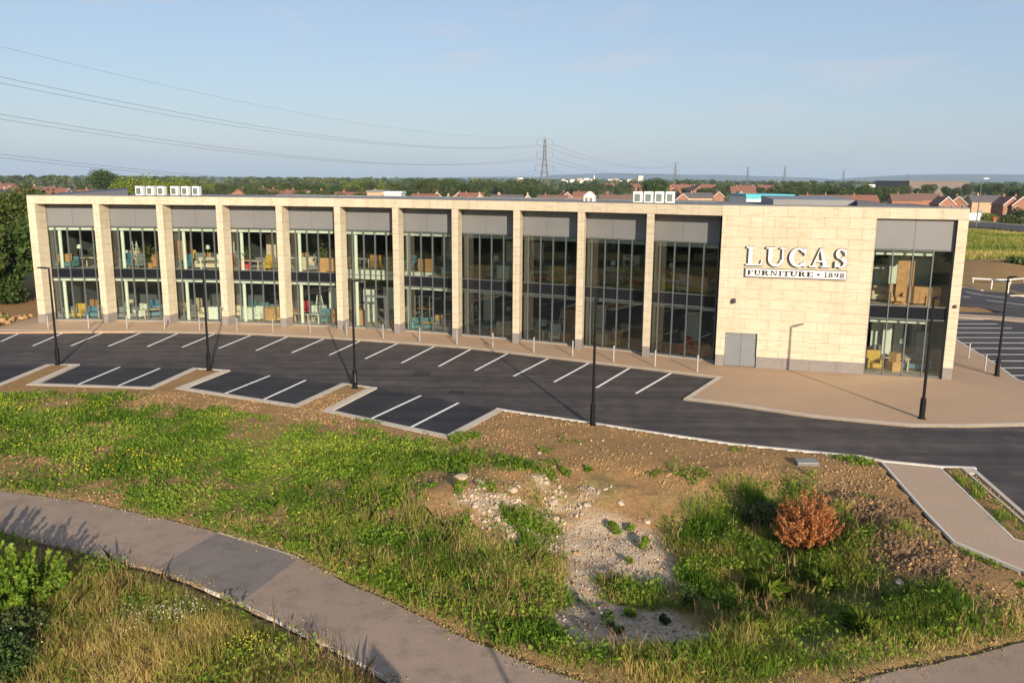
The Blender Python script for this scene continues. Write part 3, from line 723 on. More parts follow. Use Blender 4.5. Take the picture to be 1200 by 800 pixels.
for i in range(11):
    a = GP[i] + T_[i] * .02; b = GP[i + 1]
    split = i not in (5,)
    glazing(a, b - T_[i] * .02, 5, 9.0, split)
# entrance doors in the entrance bay
i = 5; a = GP[i]; tt = T_[i]; nn = Vector((tt.y, -tt.x))
ed = MB(); Wb = (GP[6] - GP[5]).length
def esg(mb, u0, u1, z0, z1, d0, d1): p = a + tt * u0; q = a + tt * u1; mb.prism([p + nn * d1, q + nn * d1, q + nn * d0, p + nn * d0], z0, z1)
u0, u1 = Wb * .4 + .05, Wb * .8 - .05
for x0, x1 in ((u0, u0 + .16), ((u0 + u1) / 2 - .08, (u0 + u1) / 2 + .08), (u1 - .16, u1)): esg(ed, x0, x1, .02, 2.35, .115, .19)
esg(ed, u0, u1, 2.352, 2.5, .115, .19); esg(ed, u0, u1, .0, .018, .115, .19)
bpart(ed, 'entrance_door', 'mullion')
# right window wall
a = A + t * wl + inw * .30; b = A + t * wr + inw * .30
glazing(a, b, 4, wt - .003, True)
jb = MB(); wseg(jb, wl, wl + .02, .0, wt, .10, .5); wseg(jb, wr - .02, wr, .0, wt, .10, .5); wseg(jb, wl + .022, wr - .022, wt - .04, wt, .08, .24)
bpart(jb, 'window_reveal', 'panel_dark')
# roof, side and rear walls, floors
rear = [p + G * DEP for p in FR]
rf = MB(); outl = [p + G * .66 for p in FR] + [p + G * .0 for p in rear[::-1]]
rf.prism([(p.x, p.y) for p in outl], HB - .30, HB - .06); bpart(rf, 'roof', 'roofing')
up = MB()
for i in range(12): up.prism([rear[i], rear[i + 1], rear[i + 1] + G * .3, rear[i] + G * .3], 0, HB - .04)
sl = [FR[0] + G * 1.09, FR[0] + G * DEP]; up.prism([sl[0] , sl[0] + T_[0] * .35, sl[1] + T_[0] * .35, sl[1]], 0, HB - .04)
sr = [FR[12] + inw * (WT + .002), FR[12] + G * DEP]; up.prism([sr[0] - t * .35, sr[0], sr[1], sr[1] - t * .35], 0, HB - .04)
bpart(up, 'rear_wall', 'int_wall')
flp = [p + G * (DG - .15) for p in FR[:12]]; flr = [p + G * (DEP - .05) for p in FR]
ff = MB(); ff.prism([(p.x, p.y) for p in flp + [FR[11] + inw * .5, FR[12] + inw * .5 - t * .2] + flr[::-1]], .0, .03); bpart(ff, 'ground_floor', 'int_floor')
gs = [p + G * (DG + .12) for p in FR[:12]]
void = [gs[5].lerp(gs[6], -.25), gs[7].lerp(gs[6], .45)]
s2 = [gs[0], gs[1], gs[2], gs[3], gs[4], gs[5] - T_[4] * 1.1, gs[5] - T_[4] * 1.1 + G * 2.7, gs[6] + G * 2.7 + T_[6] * 2.0, gs[6] + T_[6] * 2.0] + gs[7:] + [A + inw * .5, B + inw * .5 - t * .2]
fs = MB(); fs.prism([(p.x, p.y) for p in s2 + flr[::-1]], ZS0 + .1, ZS1 - .02); bpart(fs, 'upper_floor', 'int_floor')
vf = MB(); v0, v1, v2, v3 = s2[5], s2[6], s2[7], s2[8]
vf.prism([v1 - G * .05, v2 - G * .05, v2 - G * .003, v1 - G * .003], 3.3, 4.02); bpart(vf, 'floor_edge', 'int_white')
vg = MB(); vg.prism([v1 + G * .06, v2 + G * .06, v2 + G * .08, v1 + G * .08], 4.0, 5.05); bpart(vg, 'balustrade', 'glass')
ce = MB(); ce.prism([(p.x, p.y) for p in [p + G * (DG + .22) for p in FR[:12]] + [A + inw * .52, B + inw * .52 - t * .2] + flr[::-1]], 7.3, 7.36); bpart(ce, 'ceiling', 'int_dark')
bk = MB()   # back partitions, unequal, some pale
for i in range(12):
    d_ = [7.5, 9.5, 6.5, 8.5, 9.5, 11, 11, 10, 7.5, 9.0, 9.5, 8.5][i]
    p, q = FR[i] + G * d_, FR[i + 1] + G * d_
    bk.prism([p, q, q + G * .15, p + G * .15], .03, ZS0 + .09); d2 = d_ + [1, -1, 2, 0, -1, 0, 1, -2, 1, 0, 1, 0][i]
    p, q = FR[i] + G * d2, FR[i + 1] + G * d2; bk.prism([p, q, q + G * .15, p + G * .15], ZS1 - .01, 7.29)
    if i in (0, 3, 7, 10): bk.prism([p, p + T_[i] * .12, p + T_[i] * .12 - G * (d2 - 4.5), p - G * (d2 - 4.5)], ZS1 - .01, 7.28)
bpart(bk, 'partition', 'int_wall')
lt = MB()   # white bulkhead trims under floor and ceiling, seen behind the glass
for i in range(11):
    a, b = gs[i] + T_[i] * .1, gs[i + 1] - T_[i] * .1
    lt.prism([a + G * .1, b + G * .1, b + G * .3, a + G * .3], 6.90, 7.298)
    if i not in (5,): lt.prism([a + G * .1, b + G * .1, b + G * .3, a + G * .3], 3.04, 3.418)
a, b = A + t * (wl + .2) + inw * .8, A + t * (wr - .9) + inw * .8
for z0, z1 in ((2.98, 3.418), (6.84, 7.298)): lt.prism([a, b, b + inw * .2, a + inw * .2], z0, z1)
bpart(lt, 'bulkhead', 'int_white')
for i in range(11):        # round white columns just inside the glass
    c = GP[i] + T_[i] * (.95 if i < 6 else .62) + G * .5; cl = MB(); cl.tube((c.x, c.y, .03), (c.x, c.y, 3.4), .13, .13, 14); cl.tube((c.x, c.y, 3.99), (c.x, c.y, 7.3), .13, .13, 14)
    bpart(cl, 'column', 'int_white', smooth=False)
for k, u in enumerate((1.6, 2.3, 3.4)):
    c = A + t * (wl + u) + inw * (3.6 + .5 * k)
    cl = MB(); cl.obox(c, .5, .5, .03, 3.4, GA * -1); cl.obox(c, .5, .5, 3.99, 7.3, -GA); bpart(cl, 'column', 'int_white')
# roof-lights / raised roof wedges
def zroof(p): return HB
def wedge(name, pts, zt, mat, label=None):
    mb = MB(); b = len(mb.v); n = len(pts)
    mb.v += [(p.x, p.y, HB - .06) for p in pts] + [(p.x, p.y, z_) for p, z_ in zip(pts, zt)]
    for i in range(n):
        j = (i + 1) % n; mb.f.append((i, j, n + j, n + i)); mb.m.append(0)
    mb.f.append(tuple(range(n, 2 * n))); mb.m.append(0); return bpart(mb, name, mat)
def rp(a, b): v = at(a, b, HB); return Vector((v.x, v.y))
def onroof(i, u, d): return FR[i] + T_[i] * u + G * d
q = [rp(58, 229) * 1.02, rp(150, 229.6) * 1.03, rp(150, 229.6) * 1.14, rp(70, 229) * 1.12]
wedge('raised_roof', q, [HB - .02, HB + .42, HB + .5, HB + .05], 'slate')
q = [onroof(11, 3.0, 2.2), onroof(11, 7.6, 2.6), onroof(11, 7.6, 10), onroof(11, 3.0, 10)]
wedge('raised_roof', q, [HB + .34, HB + .34, HB + .45, HB + .45], 'panel')
q = [onroof(11, 7.62, 1.8), onroof(11, 11.3, 1.6), onroof(11, 11.3, 8), onroof(11, 7.62, 8)]
wedge('raised_roof', q, [HB + .30, HB - .02, HB + .0, HB + .36], 'slate')
q = [onroof(3, 0, 9.5), onroof(5, 0, 9.5), onroof(7, 0, 9.5), onroof(9, 0, 9.5), onroof(11, 0, 9.5), onroof(11, 0, 11.5), onroof(3, 0, 11.5)]
wedge('raised_roof', q, [HB + .03] * 7, 'roofing')
# rooftop plant
def ac_unit(p, ang):
    r = empty('rooftop_air_unit', (p.x, p.y, HB - .06), ang)
    mb = MB(); mb.box(-.62, .62, -.38, .38, .12, 1.42); mb.box(-.5, -.4, -.3, .3, 0, .12); mb.box(.4, .5, -.3, .3, 0, .12); mb.build('casing', 'white', r, bev=.02)
    g = MB(); g.box(-.46, .30, -.40, -.383, .28, 1.15); g.build('grille', 'grille', r)
    c = MB(); c.tube((0, 0, 1.42), (0, 0, 1.5), .36, .34, 12); c.build('fan_cowl', 'panel_dark', r)
    return r
proto_ac = None
MT['grille'] = pm('grey_green_grille', (.10, .13, .12), .6, 6, .2)
ACS = (.47, .6, .54)
def put_ac(px_, py_, d, label, grp):
    global proto_ac
    v = at(px_, py_, HB); base = Vector((v.x, v.y))
    # move back along the sight line until d metres behind the front edge
    dirv = Vector((v.x, v.y)).normalized(); p = base + dirv * d
    if proto_ac is None: proto_ac = ac_unit(p, -.1); o = proto_ac
    else: o = copy_tree(proto_ac); o.location = (p.x, p.y, HB - .06)
    o.scale = ACS; tag(o, label, 'air conditioner', grp); return o
for k in range(6):
    x = 165 + k * 12.6 + (3 if k > 2 else 0)
    put_ac(x, 229.8, 3.0, '%s of the six white rooftop air units above the left fins' % ['leftmost', 'second from the left', 'third from the left', 'fourth from the left', 'fifth from the left', 'rightmost'][k], 'air units on the left of the roof')
for k in range(4):
    put_ac(747 + k * 12.6, 238.9, 2.3, '%s of the four white rooftop air units over the middle fins' % ['leftmost', 'second from the left', 'third from the left', 'rightmost'][k], 'air units near the middle of the roof')

# ------------------------------------------------------------------ sign
sign = empty('shop_sign', (0, 0, 0), label='white lettering LUCAS above a white board reading FURNITURE 1898 on the stone wall', cat='sign')
def wpt(u, z, d): p = A + t * u + nrm * d; return (p.x, p.y, z)
class SL:
    """serif letters drawn as thick strokes with real depth on the wall"""
    def __init__(s, u0, z0, h, w, d0, d1, m=0): s.mb = MB(); s.u0, s.z0, s.h, s.w, s.d0, s.d1 = u0, z0, h, w, d0, d1; s.n = 0
    def poly(s, pts):
        s.n += 1; dd = s.d1 + .0012 * s.n * (s.d1 - s.d0) / .06; P = [(s.u0 + x * s.w, s.z0 + y * s.h) for x, y in pts]
        a = sum(P[i][0] * P[(i + 1) % len(P)][1] - P[(i + 1) % len(P)][0] * P[i][1] for i in range(len(P)))
        if a < 0: P = P[::-1]
        b = len(s.mb.v); n = len(P); s.mb.v += [wpt(x, y, s.d0) for x, y in P] + [wpt(x, y, dd) for x, y in P]
        s.mb.f.append(tuple(range(b + n, b + 2 * n))); s.mb.m.append(0)
        s.mb.f.append(tuple(range(b + n - 1, b - 1, -1))); s.mb.m.append(0)
        for i in range(n): j = (i + 1) % n; s.mb.f.append((b + i, b + j, b + n + j, b + n + i)); s.mb.m.append(0)
    def rect(s, x0, x1, y0, y1):
        if s.w < .6 and y1 - y0 <= .11: y0, y1 = (y0, y0 + .14) if y0 < .5 else (y1 - .14, y1)
        s.poly([(x0, y0), (x1, y0), (x1, y1), (x0, y1)])
    def arc(s, cx, cy, rx, ry, a0, a1, w0, w1=None, n=12, asp=None):
        asp = asp or s.h / s.w; w1 = w0 if w1 is None else w1
        for k in range(n):
            q = []
            for a, sg in ((a0 + (a1 - a0) * k / n, 1), (a0 + (a1 - a0) * (k + 1) / n, 1)):
                f = abs(math.cos(R(a))); ww = w1 + (w0 - w1) * f      # thick at the sides, thin top and bottom
                q.append((cx + (rx) * math.cos(R(a)), cy + ry * math.sin(R(a)))); q.append((cx + (rx - ww) * math.cos(R(a)), cy + (ry - ww / asp) * math.sin(R(a))))
            s.poly([q[0], q[2], q[3], q[1]])
def letter(s, ch):
    T, n = (.22, .09) if s.w > .6 else (.27, .13)
    if ch == 'L': s.rect(.13, .13 + T, .02, .98); s.rect(0, .5, .93, 1); s.rect(0, .97, 0, .08); s.poly([(.97, 0), (.9, .08), (.86, .08), (.93, .33), (1.0, .33)])
    elif ch == 'U': s.rect(.1, .1 + T, .34, .98); s.rect(.78, .78 + n, .34, .98); s.rect(-.02, .44, .93, 1); s.rect(.66, 1.0, .93, 1); s.arc(.485, .35, .385, .36, 180, 360, .15, .1)
    elif ch == 'C': s.arc(.5, .5, .5, .51, 48, 312, .24, .09, 20); s.poly([(.80, .98), (.90, .98), (.90, .64), (.84, .64), (.72, .86)]); s.poly([(.80, .02), (.90, .02), (.90, .32), (.84, .32), (.72, .14)])
    elif ch == 'A': s.poly([(.47, 1.0), (.58, 1.0), (.92, .05), (.68, .05)]); s.poly([(.44, .92), (.5, .98), (.22, .05), (.12, .05)]); s.rect(.26, .70, .28, .36); s.rect(-.02, .36, 0, .07); s.rect(.56, 1.03, 0, .07)
    elif ch == 'S':
        s.arc(.47, .73, .37, .28, 40, 262, .2, .1, 14); s.arc(.50, .28, .40, .29, -130, 86, .22, .1, 14)
        s.poly([(.16, .66), (.32, .55), (.86, .40), (.66, .30), (.40, .48)]); s.poly([(.74, .98), (.84, .98), (.84, .66), (.78, .66), (.66, .86)]); s.poly([(.08, .02), (.18, .02), (.30, .14), (.16, .34), (.08, .34)])
    elif ch in 'FE':
        s.rect(.12, .12 + T + .05, .04, .96); s.rect(0, .52, 0, .1); s.rect(0, .96, .9, 1); s.rect(.30, .66, .46, .56); s.rect(.84, .96, .68, .96)
        s.rect(.60, .70, .38, .64)
        if ch == 'E': s.rect(.45, .98, 0, .1); s.rect(.86, .98, .04, .34)
    elif ch == 'R':
        s.rect(.1, .1 + T, .04, .96); s.rect(0, .44, 0, .1); s.rect(0, .5, .9, 1); s.rect(.25, .5, .44, .53); s.arc(.48, .72, .36, .28, -90, 90, .22, .1, 8); s.poly([(.42, .48), (.66, .48), (1.02, .0), (.74, 0)])
    elif ch == 'N':
        s.rect(.12, .22, .04, .96); s.rect(.76, .86, .04, .96); s.poly([(.08, 1), (.34, 1), (.86, .02), (.74, .0)]); s.rect(0, .34, 0, .1); s.rect(.62, 1, .9, 1)
    elif ch == 'I': s.rect(.3, .7, .04, .96); s.rect(.05, .95, 0, .1); s.rect(.05, .95, .9, 1)
    elif ch == 'T': s.rect(.38, .64, .04, .96); s.rect(.22, .8, 0, .1); s.rect(.02, 1, .9, 1); s.rect(.02, .12, .68, .95); s.rect(.9, 1, .68, .95)
    elif ch == '1': s.rect(.36, .68, .04, 1); s.rect(.1, .94, 0, .1); s.poly([(.36, 1), (.36, .82), (.08, .76), (.08, .86)])
    elif ch == '8': s.arc(.5, .74, .38, .26, 0, 360, .22, .11, 16); s.arc(.5, .27, .46, .28, 0, 360, .25, .11, 16)
    elif ch == '9': s.arc(.5, .68, .44, .32, 0, 360, .25, .11, 16); s.arc(.34, .62, .6, .62, -68, 2, .26, .1, 8); s.ball_ = 0; s.rect(.1, .34, .06, .2)
    elif ch == '.': s.poly([(.5 + .34 * math.cos(R(k * 30)), .52 + .2 * math.sin(R(k * 30))) for k in range(12)])
def word(txt_spans, d0, d1, mat, name, par):
    for ch, (u0, z0, u1, z1) in txt_spans:
        s = SL(u0, z0, z1 - z0, u1 - u0, d0, d1); letter(s, ch); o = s.mb.build(name, mat, par)
cs = lambda a, b: wall_uz(860 + a / 8, 280 + b / 8)
big = []
for ch, x0, x1, yt, yb in (('L', 112, 268, 70, 242), ('U', 298, 486, 76, 250), ('C', 512, 686, 80, 256), ('A', 708, 892, 84, 260), ('S', 930, 1066, 90, 266)):
    u0, zb = cs(x0, yb); u1, _ = cs(x1, yb); _, zt = cs(x0, yt); big.append((ch, (u0, zb, u1, zt)))
word([(c, (a, b + 0, c2, d_)) for c, (a, b, c2, d_) in big], .14, .20, 'white', 'letter', sign)
word([(c, (a - .035, b - .035, c2 + .03, d_ + .03)) for c, (a, b, c2, d_) in big], .03, .12, 'panel_dark', 'letter_return', sign)
ua, zb_ = cs(100, 355); ub, _ = cs(1052, 380); _, zt_ = cs(100, 268)
zb_ = (cs(100, 355)[1] + cs(1052, 385)[1]) / 2; zt_ = (cs(108, 270)[1] + cs(1052, 296)[1]) / 2
def wbox(mb, u0, u1, z0, z1, d0, d1):
    p = [A + t * u0 + nrm * d1, A + t * u1 + nrm * d1, A + t * u1 + nrm * d0, A + t * u0 + nrm * d0]; mb.prism(p, z0, z1)
mb = MB(); wbox(mb, ua, ub, zb_, zt_, .03, .12); bd = mb.build('name_board', 'panel_dark', sign)
mb = MB(); wbox(mb, ua + .05, ub - .03, zb_ + .045, zt_ - .04, .12, .14); mb.build('board_face', 'white', bd)
sm = []
zlo, zhi = zb_ + .13, zt_ - .12
for ch, x0, x1 in (('F', 125, 180), ('U', 188, 250), ('R', 258, 328), ('N', 338, 410), ('I', 416, 452), ('T', 460, 520), ('U', 526, 594), ('R', 602, 672), ('E', 680, 742), ('.', 772, 812), ('1', 846, 876), ('8', 884, 930), ('9', 936, 984), ('8', 990, 1036)):
    u0 = cs(x0, 320)[0]; u1 = cs(x1, 320)[0]; sm.append((ch, (u0, zlo, u1, zhi)))
word(sm, .14, .155, 'black', 'board_letter', bd)
# ------------------------------------------------------------------ lamp posts and bollards
ORD = ['first', 'second', 'third', 'fourth', 'fifth', 'sixth', 'seventh', 'eighth', 'ninth', 'tenth', 'eleventh', 'twelfth', 'thirteenth', 'fourteenth', 'fifteenth', 'sixteenth', 'seventeenth', 'eighteenth']
def lamp_post(p, rz, z0):
    r = empty('lamp_post', (p.x, p.y, z0), rz)
    mb = MB(); mb.tube((0, 0, 1.02), (0, 0, 5.62), .07, .05, 10); mb.tube((0, 0, .96), (0, 0, 1.04), .12, .08, 10); mb.build('pole', 'black', r)
    mb = MB(); mb.tube((0, 0, -.05), (0, 0, .96), .13, .125, 12); mb.tube((0, 0, 0), (0, 0, .02), .2, .2, 12); mb.build('base', 'black', r)
    d_ = MB(); d_.box(-.03, .03, -.14, -.122, .35, .8); d_.build('access_door', 'panel_dark', r)
    mb = MB(); mb.tube((0, 0, 5.60), (0, 0, 5.72), .05, .05, 8); mb.tube((0, 0, 5.66), (.16, 0, 5.70), .035, .03, 8)
    b = len(mb.v); mb.v += [(.12, -.11, 5.66), (.66, -.09, 5.70), (.66, .09, 5.70), (.12, .11, 5.66), (.12, -.08, 5.75), (.62, -.05, 5.76), (.62, .05, 5.76), (.12, .08, 5.75)]
    for f in ((3, 2, 1, 0), (4, 5, 6, 7), (0, 1, 5, 4), (1, 2, 6, 5), (2, 3, 7, 6), (3, 0, 4, 7)): mb.f.append(tuple(b + i for i in f)); mb.m.append(0)
    hd = mb.build('lamp_head', 'black', r)
    g = MB(); g.box(.26, .58, -.06, .06, 5.665, 5.678); g.build('lens', 'int_white', hd)
    return r
LP = [((68, 426.5), 180, 'black lamp post on the paved strip between the two leftmost groups of parking bays'),
      ((245, 433.5), 90, 'black lamp post on the paved strip between the second and third groups of bays'),
      ((416.2, 454.3), 20, 'black lamp post on the paved strip nearest the building entrance'),
      ((694.5, 497), 80, 'black lamp post standing in bare soil at the lower road edge'),
      ((1080, 490), 45, 'black lamp post on the wide pavement before the right window'),
      ((1168, 440), 20, 'black lamp post at the corner of the rear car park')]
lp0 = None
for k, (b, a, lb) in enumerate(LP):
    p = at(*b)
    if lp0 is None: o = lp0 = lamp_post(p, R(a), -.02)
    else: o = copy_tree(lp0); o.location = (p.x, p.y, -.02); o.rotation_euler = (0, 0, R(a))
    tag(o, lb, 'lamp post', 'black lamp posts round the car park')
def bollard(p):
    r = empty('bollard', (p.x, p.y, 0))
    mb = MB(); mb.tube((0, 0, -.05), (0, 0, .98), .05, .05, 12); mb.build('post', 'steel', r)
    mb = MB(); mb.tube((0, 0, .98), (0, 0, 1.0), .052, .035, 12); mb.build('cap', 'panel', r)
    return r
BO = [(56.5, 385), (104, 384.6), (149, 385), (193, 385.8), (234, 386.5), (278, 388), (320, 389.2), (363.5, 390.8), (406.5, 393), (449, 396.3), (492, 400), (535.5, 403.3), (577.5, 406.9), (625.5, 412.7), (671, 417), (719, 423.3), (767.5, 429), (817, 435.2)]
b0 = None
for k, q in enumerate(BO):
    p = at(*q)
    if b0 is None: o = b0 = bollard(p)
    else: o = copy_tree(b0); o.location = (p.x, p.y, 0)
    tag(o, '%s steel bollard from the left along the kerb before the building' % ORD[k], 'bollard', 'steel bollards on the pavement')
for q, lb in (((1135, 419.5), 'farther steel bollard beside the rear car park past the right corner'), ((1154, 434), 'nearer steel bollard beside the rear car park next to the lamp post')):
    p = at(*q); o = copy_tree(b0); o.location = (p.x, p.y, 0); tag(o, lb, 'bollard', 'steel bollards on the pavement')
# white railing by the access road
rl = empty('white_railing', tuple(at(1162, 339)), label='low white railing of two posts along the access road', cat='railing')
pts = [at(1138, 337.5), at(1161.5, 339), at(1181, 343.5)]; top = 1.05
pts = [p - Vector(rl.location) for p in pts]
for i, (a, b_) in enumerate(zip(pts, pts[1:])):
    m_ = MB(); m_.tube(a + Vector((0, 0, top)), b_ + Vector((0, 0, top)), .07, .07, 6); m_.build('rail', 'white', rl)
for p in pts[1:]: m_ = MB(); m_.tube(p, p + Vector((0, 0, top)), .07, .07, 6); m_.build('post', 'white', rl)
rl2 = empty('white_railing', tuple(at(1185, 336)), label='longer white railing curving away beside the branch road at the right edge', cat='railing')
pts = [at(1140, 331.5), at(1162, 332.5), at(1184, 332.5), at(1200, 331), at(1230, 327)]; pts = [p - Vector(rl2.location) for p in pts]
for a, b_ in zip(pts, pts[1:]): m_ = MB(); m_.tube(a + Vector((0, 0, .45)), b_ + Vector((0, 0, .45)), .07, .07, 6); m_.build('rail', 'white', rl2)
for p in pts: m_ = MB(); m_.tube(p, p + Vector((0, 0, .45)), .06, .06, 6); m_.build('post', 'white', rl2)
# street lamp, box and posts in the field at the right
p = at(1143.5, 265.5, .25); sl_ = empty('street_lamp', tuple(p), label='tall grey street lamp beside the distant road at the right', cat='street lamp')
m_ = MB(); m_.tube((0, 0, 0), (.3, 0, 11.7), .16, .09, 8); m_.build('pole', 'pylon', sl_)
m_ = MB(); m_.tube((.3, 0, 11.7), (1.0, 0, 11.8), .07, .07, 6); m_.obox((1.2, 0), 1.3, .5, 11.75, 11.95); m_.build('lamp_head', 'white', sl_)
p = at(1146.5, 262, 0); bx_ = empty('roadside_sign', tuple(p), label='small grey roadside sign on a pair of posts by the street lamp', cat='sign')
m_ = MB(); m_.tube((-.5, 0, 0), (-.5, 0, 3.6), .07, .07, 6); m_.build('post', 'pylon', bx_); m_ = MB(); m_.tube((.5, 0, 0), (.5, 0, 3.6), .07, .07, 6); m_.build('post', 'pylon', bx_)
m_ = MB(); m_.box(-.75, .75, -.16, -.09, 1.9, 3.6); m_.build('sign_plate', 'panel', bx_)
p = at(1133, 262, 0); wv = empty('white_trailer', tuple(p), rz=.05, label='white box trailer half hidden behind the top right corner of the building', cat='trailer')
m_ = MB(); m_.box(-3, 3, -1, 1, .9, 2.9); m_.build('box_body', 'white', wv, bev=.06)
for sx in (-1.6, -.6):
    for sy in (-.9, .9): m_ = MB(); m_.tube((sx, sy - .1, .45), (sx, sy + .1, .45), .45, .45, 14); m_.build('wheel', 'black', wv)
m_ = MB(); m_.box(3.0, 4.6, -.08, .08, .75, .95); m_.build('drawbar', 'panel_dark', wv)
p = at(1165.5, 260.0, .0); rd = empty('red_marker', tuple(p), label='small red and white marker board in the grass by the far road', cat='marker')
m_ = MB(); m_.obox((0, 0), .12, .12, 0, 1.2); m_.build('post', 'white', rd); m_ = MB(); m_.prism([(-.4, -.1), (.4, -.1), (.4, -.07), (-.4, -.07)], .5, 1.4); m_.build('board', 'red', rd)
for k, (x, yb, h) in enumerate([(1170, 252, 4.6), (1181, 251, 4.6), (1190, 250, 5.0), (1196, 251, 5.0), (1206, 252, 5)]):
    p = at(x, yb, 0); m_ = MB(); m_.tube((0, 0, 0), (0, 0, h), .09, .06, 6); o = m_.build('fence_post', 'pylon', loc=tuple(p))
    tag(o, 'thin pale fence post standing in the grass field at the far right', 'fence post', 'thin posts in the right field')
# inspection slab in the soil and stray kerb stone
s0 = gpt(945, 543.5); sb_ = MB(); sb_.box(-.42, .42, -.22, .22, -.05, .16); o = sb_.build('concrete_slab', 'panel', bev=.02, loc=tuple(s0)); o.rotation_euler = (.12, 0, .0)
tag(o, 'small grey concrete slab lying in the soil below the road', 'slab')

# things behind the camera whose shadows fall across the foreground
def back(pxy, h): p = at(*pxy); k = h / math.tan(SUN_EL); return Vector((p.x - math.cos(SUN_AZ) * k, p.y - math.sin(SUN_AZ) * k, 0))
q = back((436, 752), 3.3); sp = empty('sign_post', tuple(q), rz=R(106.5 - 90), label='grey sign post with a pentagonal plate standing behind the camera, seen by its shadow', cat='sign post')
m_ = MB(); m_.tube((0, 0, 0), (0, 0, 3.0), .05, .05, 8); m_.build('pole', 'steel', sp)
m_ = MB(); b = [(-.42, 1.9), (.42, 1.9), (.42, 2.9), (0, 3.3), (-.42, 2.9)]
m_.v += [(x, -.06, z_) for x, z_ in b] + [(x, -.09, z_) for x, z_ in b]; m_.f += [(0, 1, 2, 3, 4)[::-1], (5, 6, 7, 8, 9)] + [(i, (i + 1) % 5, 5 + (i + 1) % 5, 5 + i) for i in range(5)]; m_.m += [0] * 7
m_.build('plate', 'steel', sp)
q = back((574, 757), 4.2); o = empty('tall_post', tuple(q), label='tall bare post standing behind the camera, seen by its shadow on the path', cat='post')
m_ = MB(); m_.tube((0, 0, 0), (0, 0, 4.2), .06, .05, 8); m_.build('pole', 'steel', o); m_ = MB(); m_.tube((0, 0, 4.2), (0, 0, 4.26), .08, .05, 8); m_.build('cap', 'steel', o)
q = back((346, 766), 1.1); o = empty('barrier_frame', tuple(q), rz=.2, label='steel tube barrier frame standing behind the camera, seen by its shadow', cat='barrier')
for x in (-.9, .9): m_ = MB(); m_.tube((x, 0, 0), (x, 0, 1.1), .03, .03, 8); m_.build('post', 'steel', o)
m_ = MB(); m_.tube((-.93, 0, 1.1), (.93, 0, 1.1), .03, .03, 8); m_.build('rail', 'steel', o)

# ------------------------------------------------------------------ furniture behind the glass
def loc_in(bay, u, d, fl): p = FR[bay] + T_[bay] * u + G * (DG + d); return (p.x, p.y, .03 if fl == 0 else 3.98), math.atan2(T_[bay].y, T_[bay].x)
def f_sofa(r, m):
    b = MB(); b.box(-.95, .95, -.42, .42, .12, .42); b.build('seat', m, r, bev=.05); b = MB(); b.box(-.95, .95, .25, .45, .42, .85); b.build('backrest', m, r, bev=.05)
    for x in (-.95, .77): b = MB(); b.box(x, x + .18, -.42, .25, .42, .62); b.build('armrest', m, r, bev=.04)
    b = MB(); b.box(-.9, .9, -.38, .4, 0, .12); b.build('base', 'int_dark', r)
def f_chair(r, m):
    b = MB(); b.box(-.4, .4, -.38, .38, .16, .44); b.build('seat', m, r, bev=.05); b = MB(); b.prism([(-.4, .2), (.4, .2), (.38, .42), (-.38, .42)], .44, 1.12); b.build('backrest', m, r, bev=.06)
    for x in (-.4, .27): b = MB(); b.box(x, x + .13, -.36, .2, .44, .66); b.build('armrest', m, r, bev=.03)
    for x in (-.33, .33):
        for y in (-.3, .3): b = MB(); b.tube((x, y, 0), (x, y, .16), .025, .03, 6); b.build('leg', 'wood', r)
def f_table(r, m):
    b = MB(); b.box(-.8, .8, -.45, .45, .70, .75); b.build('tabletop', m, r, bev=.01)
    for x in (-.7, .7):
        for y in (-.36, .36): b = MB(); b.box(x - .04, x + .04, y - .04, y + .04, 0, .7); b.build('leg', m, r)
def f_cab(r, m):
    b = MB(); b.box(-.55, .55, -.24, .24, .08, 1.05); b.build('carcass', m, r, bev=.01)
    for x in (-.53, .01): b = MB(); b.box(x, x + .52, -.262, -.243, .12, 1.0); b.build('door', m, r)
    b = MB(); b.box(-.5, .5, -.2, .2, 0, .08); b.build('base', 'int_dark', r)
def f_ward(r, m):
    b = MB(); b.box(-.6, .6, -.3, .3, 0, 2.0); b.build('carcass', m, r)
    for k in range(4): b = MB(); b.box(-.59 + .3 * k, -.31 + .3 * k, -.322, -.303, .05, 1.95); b.build('door', m, r)
def f_box(r, m):
    b = MB(); b.box(-.35, .35, -.3, .3, 0, .55); b.build('box_body', 'card', r); b = MB(); b.box(-.355, .355, -.03, .03, .552, .556); b.build('tape', 'beige', r)
def f_boxes(r, m):
    b = MB(); b.box(-.35, .35, -.3, .3, 0, .55); b.build('lower_carton', 'card', r); b = MB(); b.obox((.05, 0), .55, .5, .552, 1.05, .3); b.build('upper_carton', 'card', r)
def f_lamp(r, m):
    b = MB(); b.tube((0, 0, 0), (0, 0, .03), .14, .14, 12); b.tube((0, 0, .03), (0, 0, 1.45), .015, .015, 6); b.build('stand', 'steel', r)
    b = MB(); b.tube((0, 0, 1.4), (0, 0, 1.7), .2, .14, 14); b.build('lamp_shade', 'int_white', r)
def f_plant(r, m):
    b = MB(); b.tube((0, 0, 0), (0, 0, .4), .17, .22, 12); b.build('pot', 'wood', r)
    P = rng.normal(size=(160, 3)) * [.28, .28, .36] + [0, 0, 1.15]; v, f = leaves(P, rng.uniform(.1, .2, 160), elong=2.4)
    npmesh('foliage', v, f, 'leaf_mid', rng.uniform(0, 1, 160), r); b = MB(); b.tube((0, 0, .4), (0, 0, 1.1), .03, .02, 6); b.build('stem', 'bark', r)
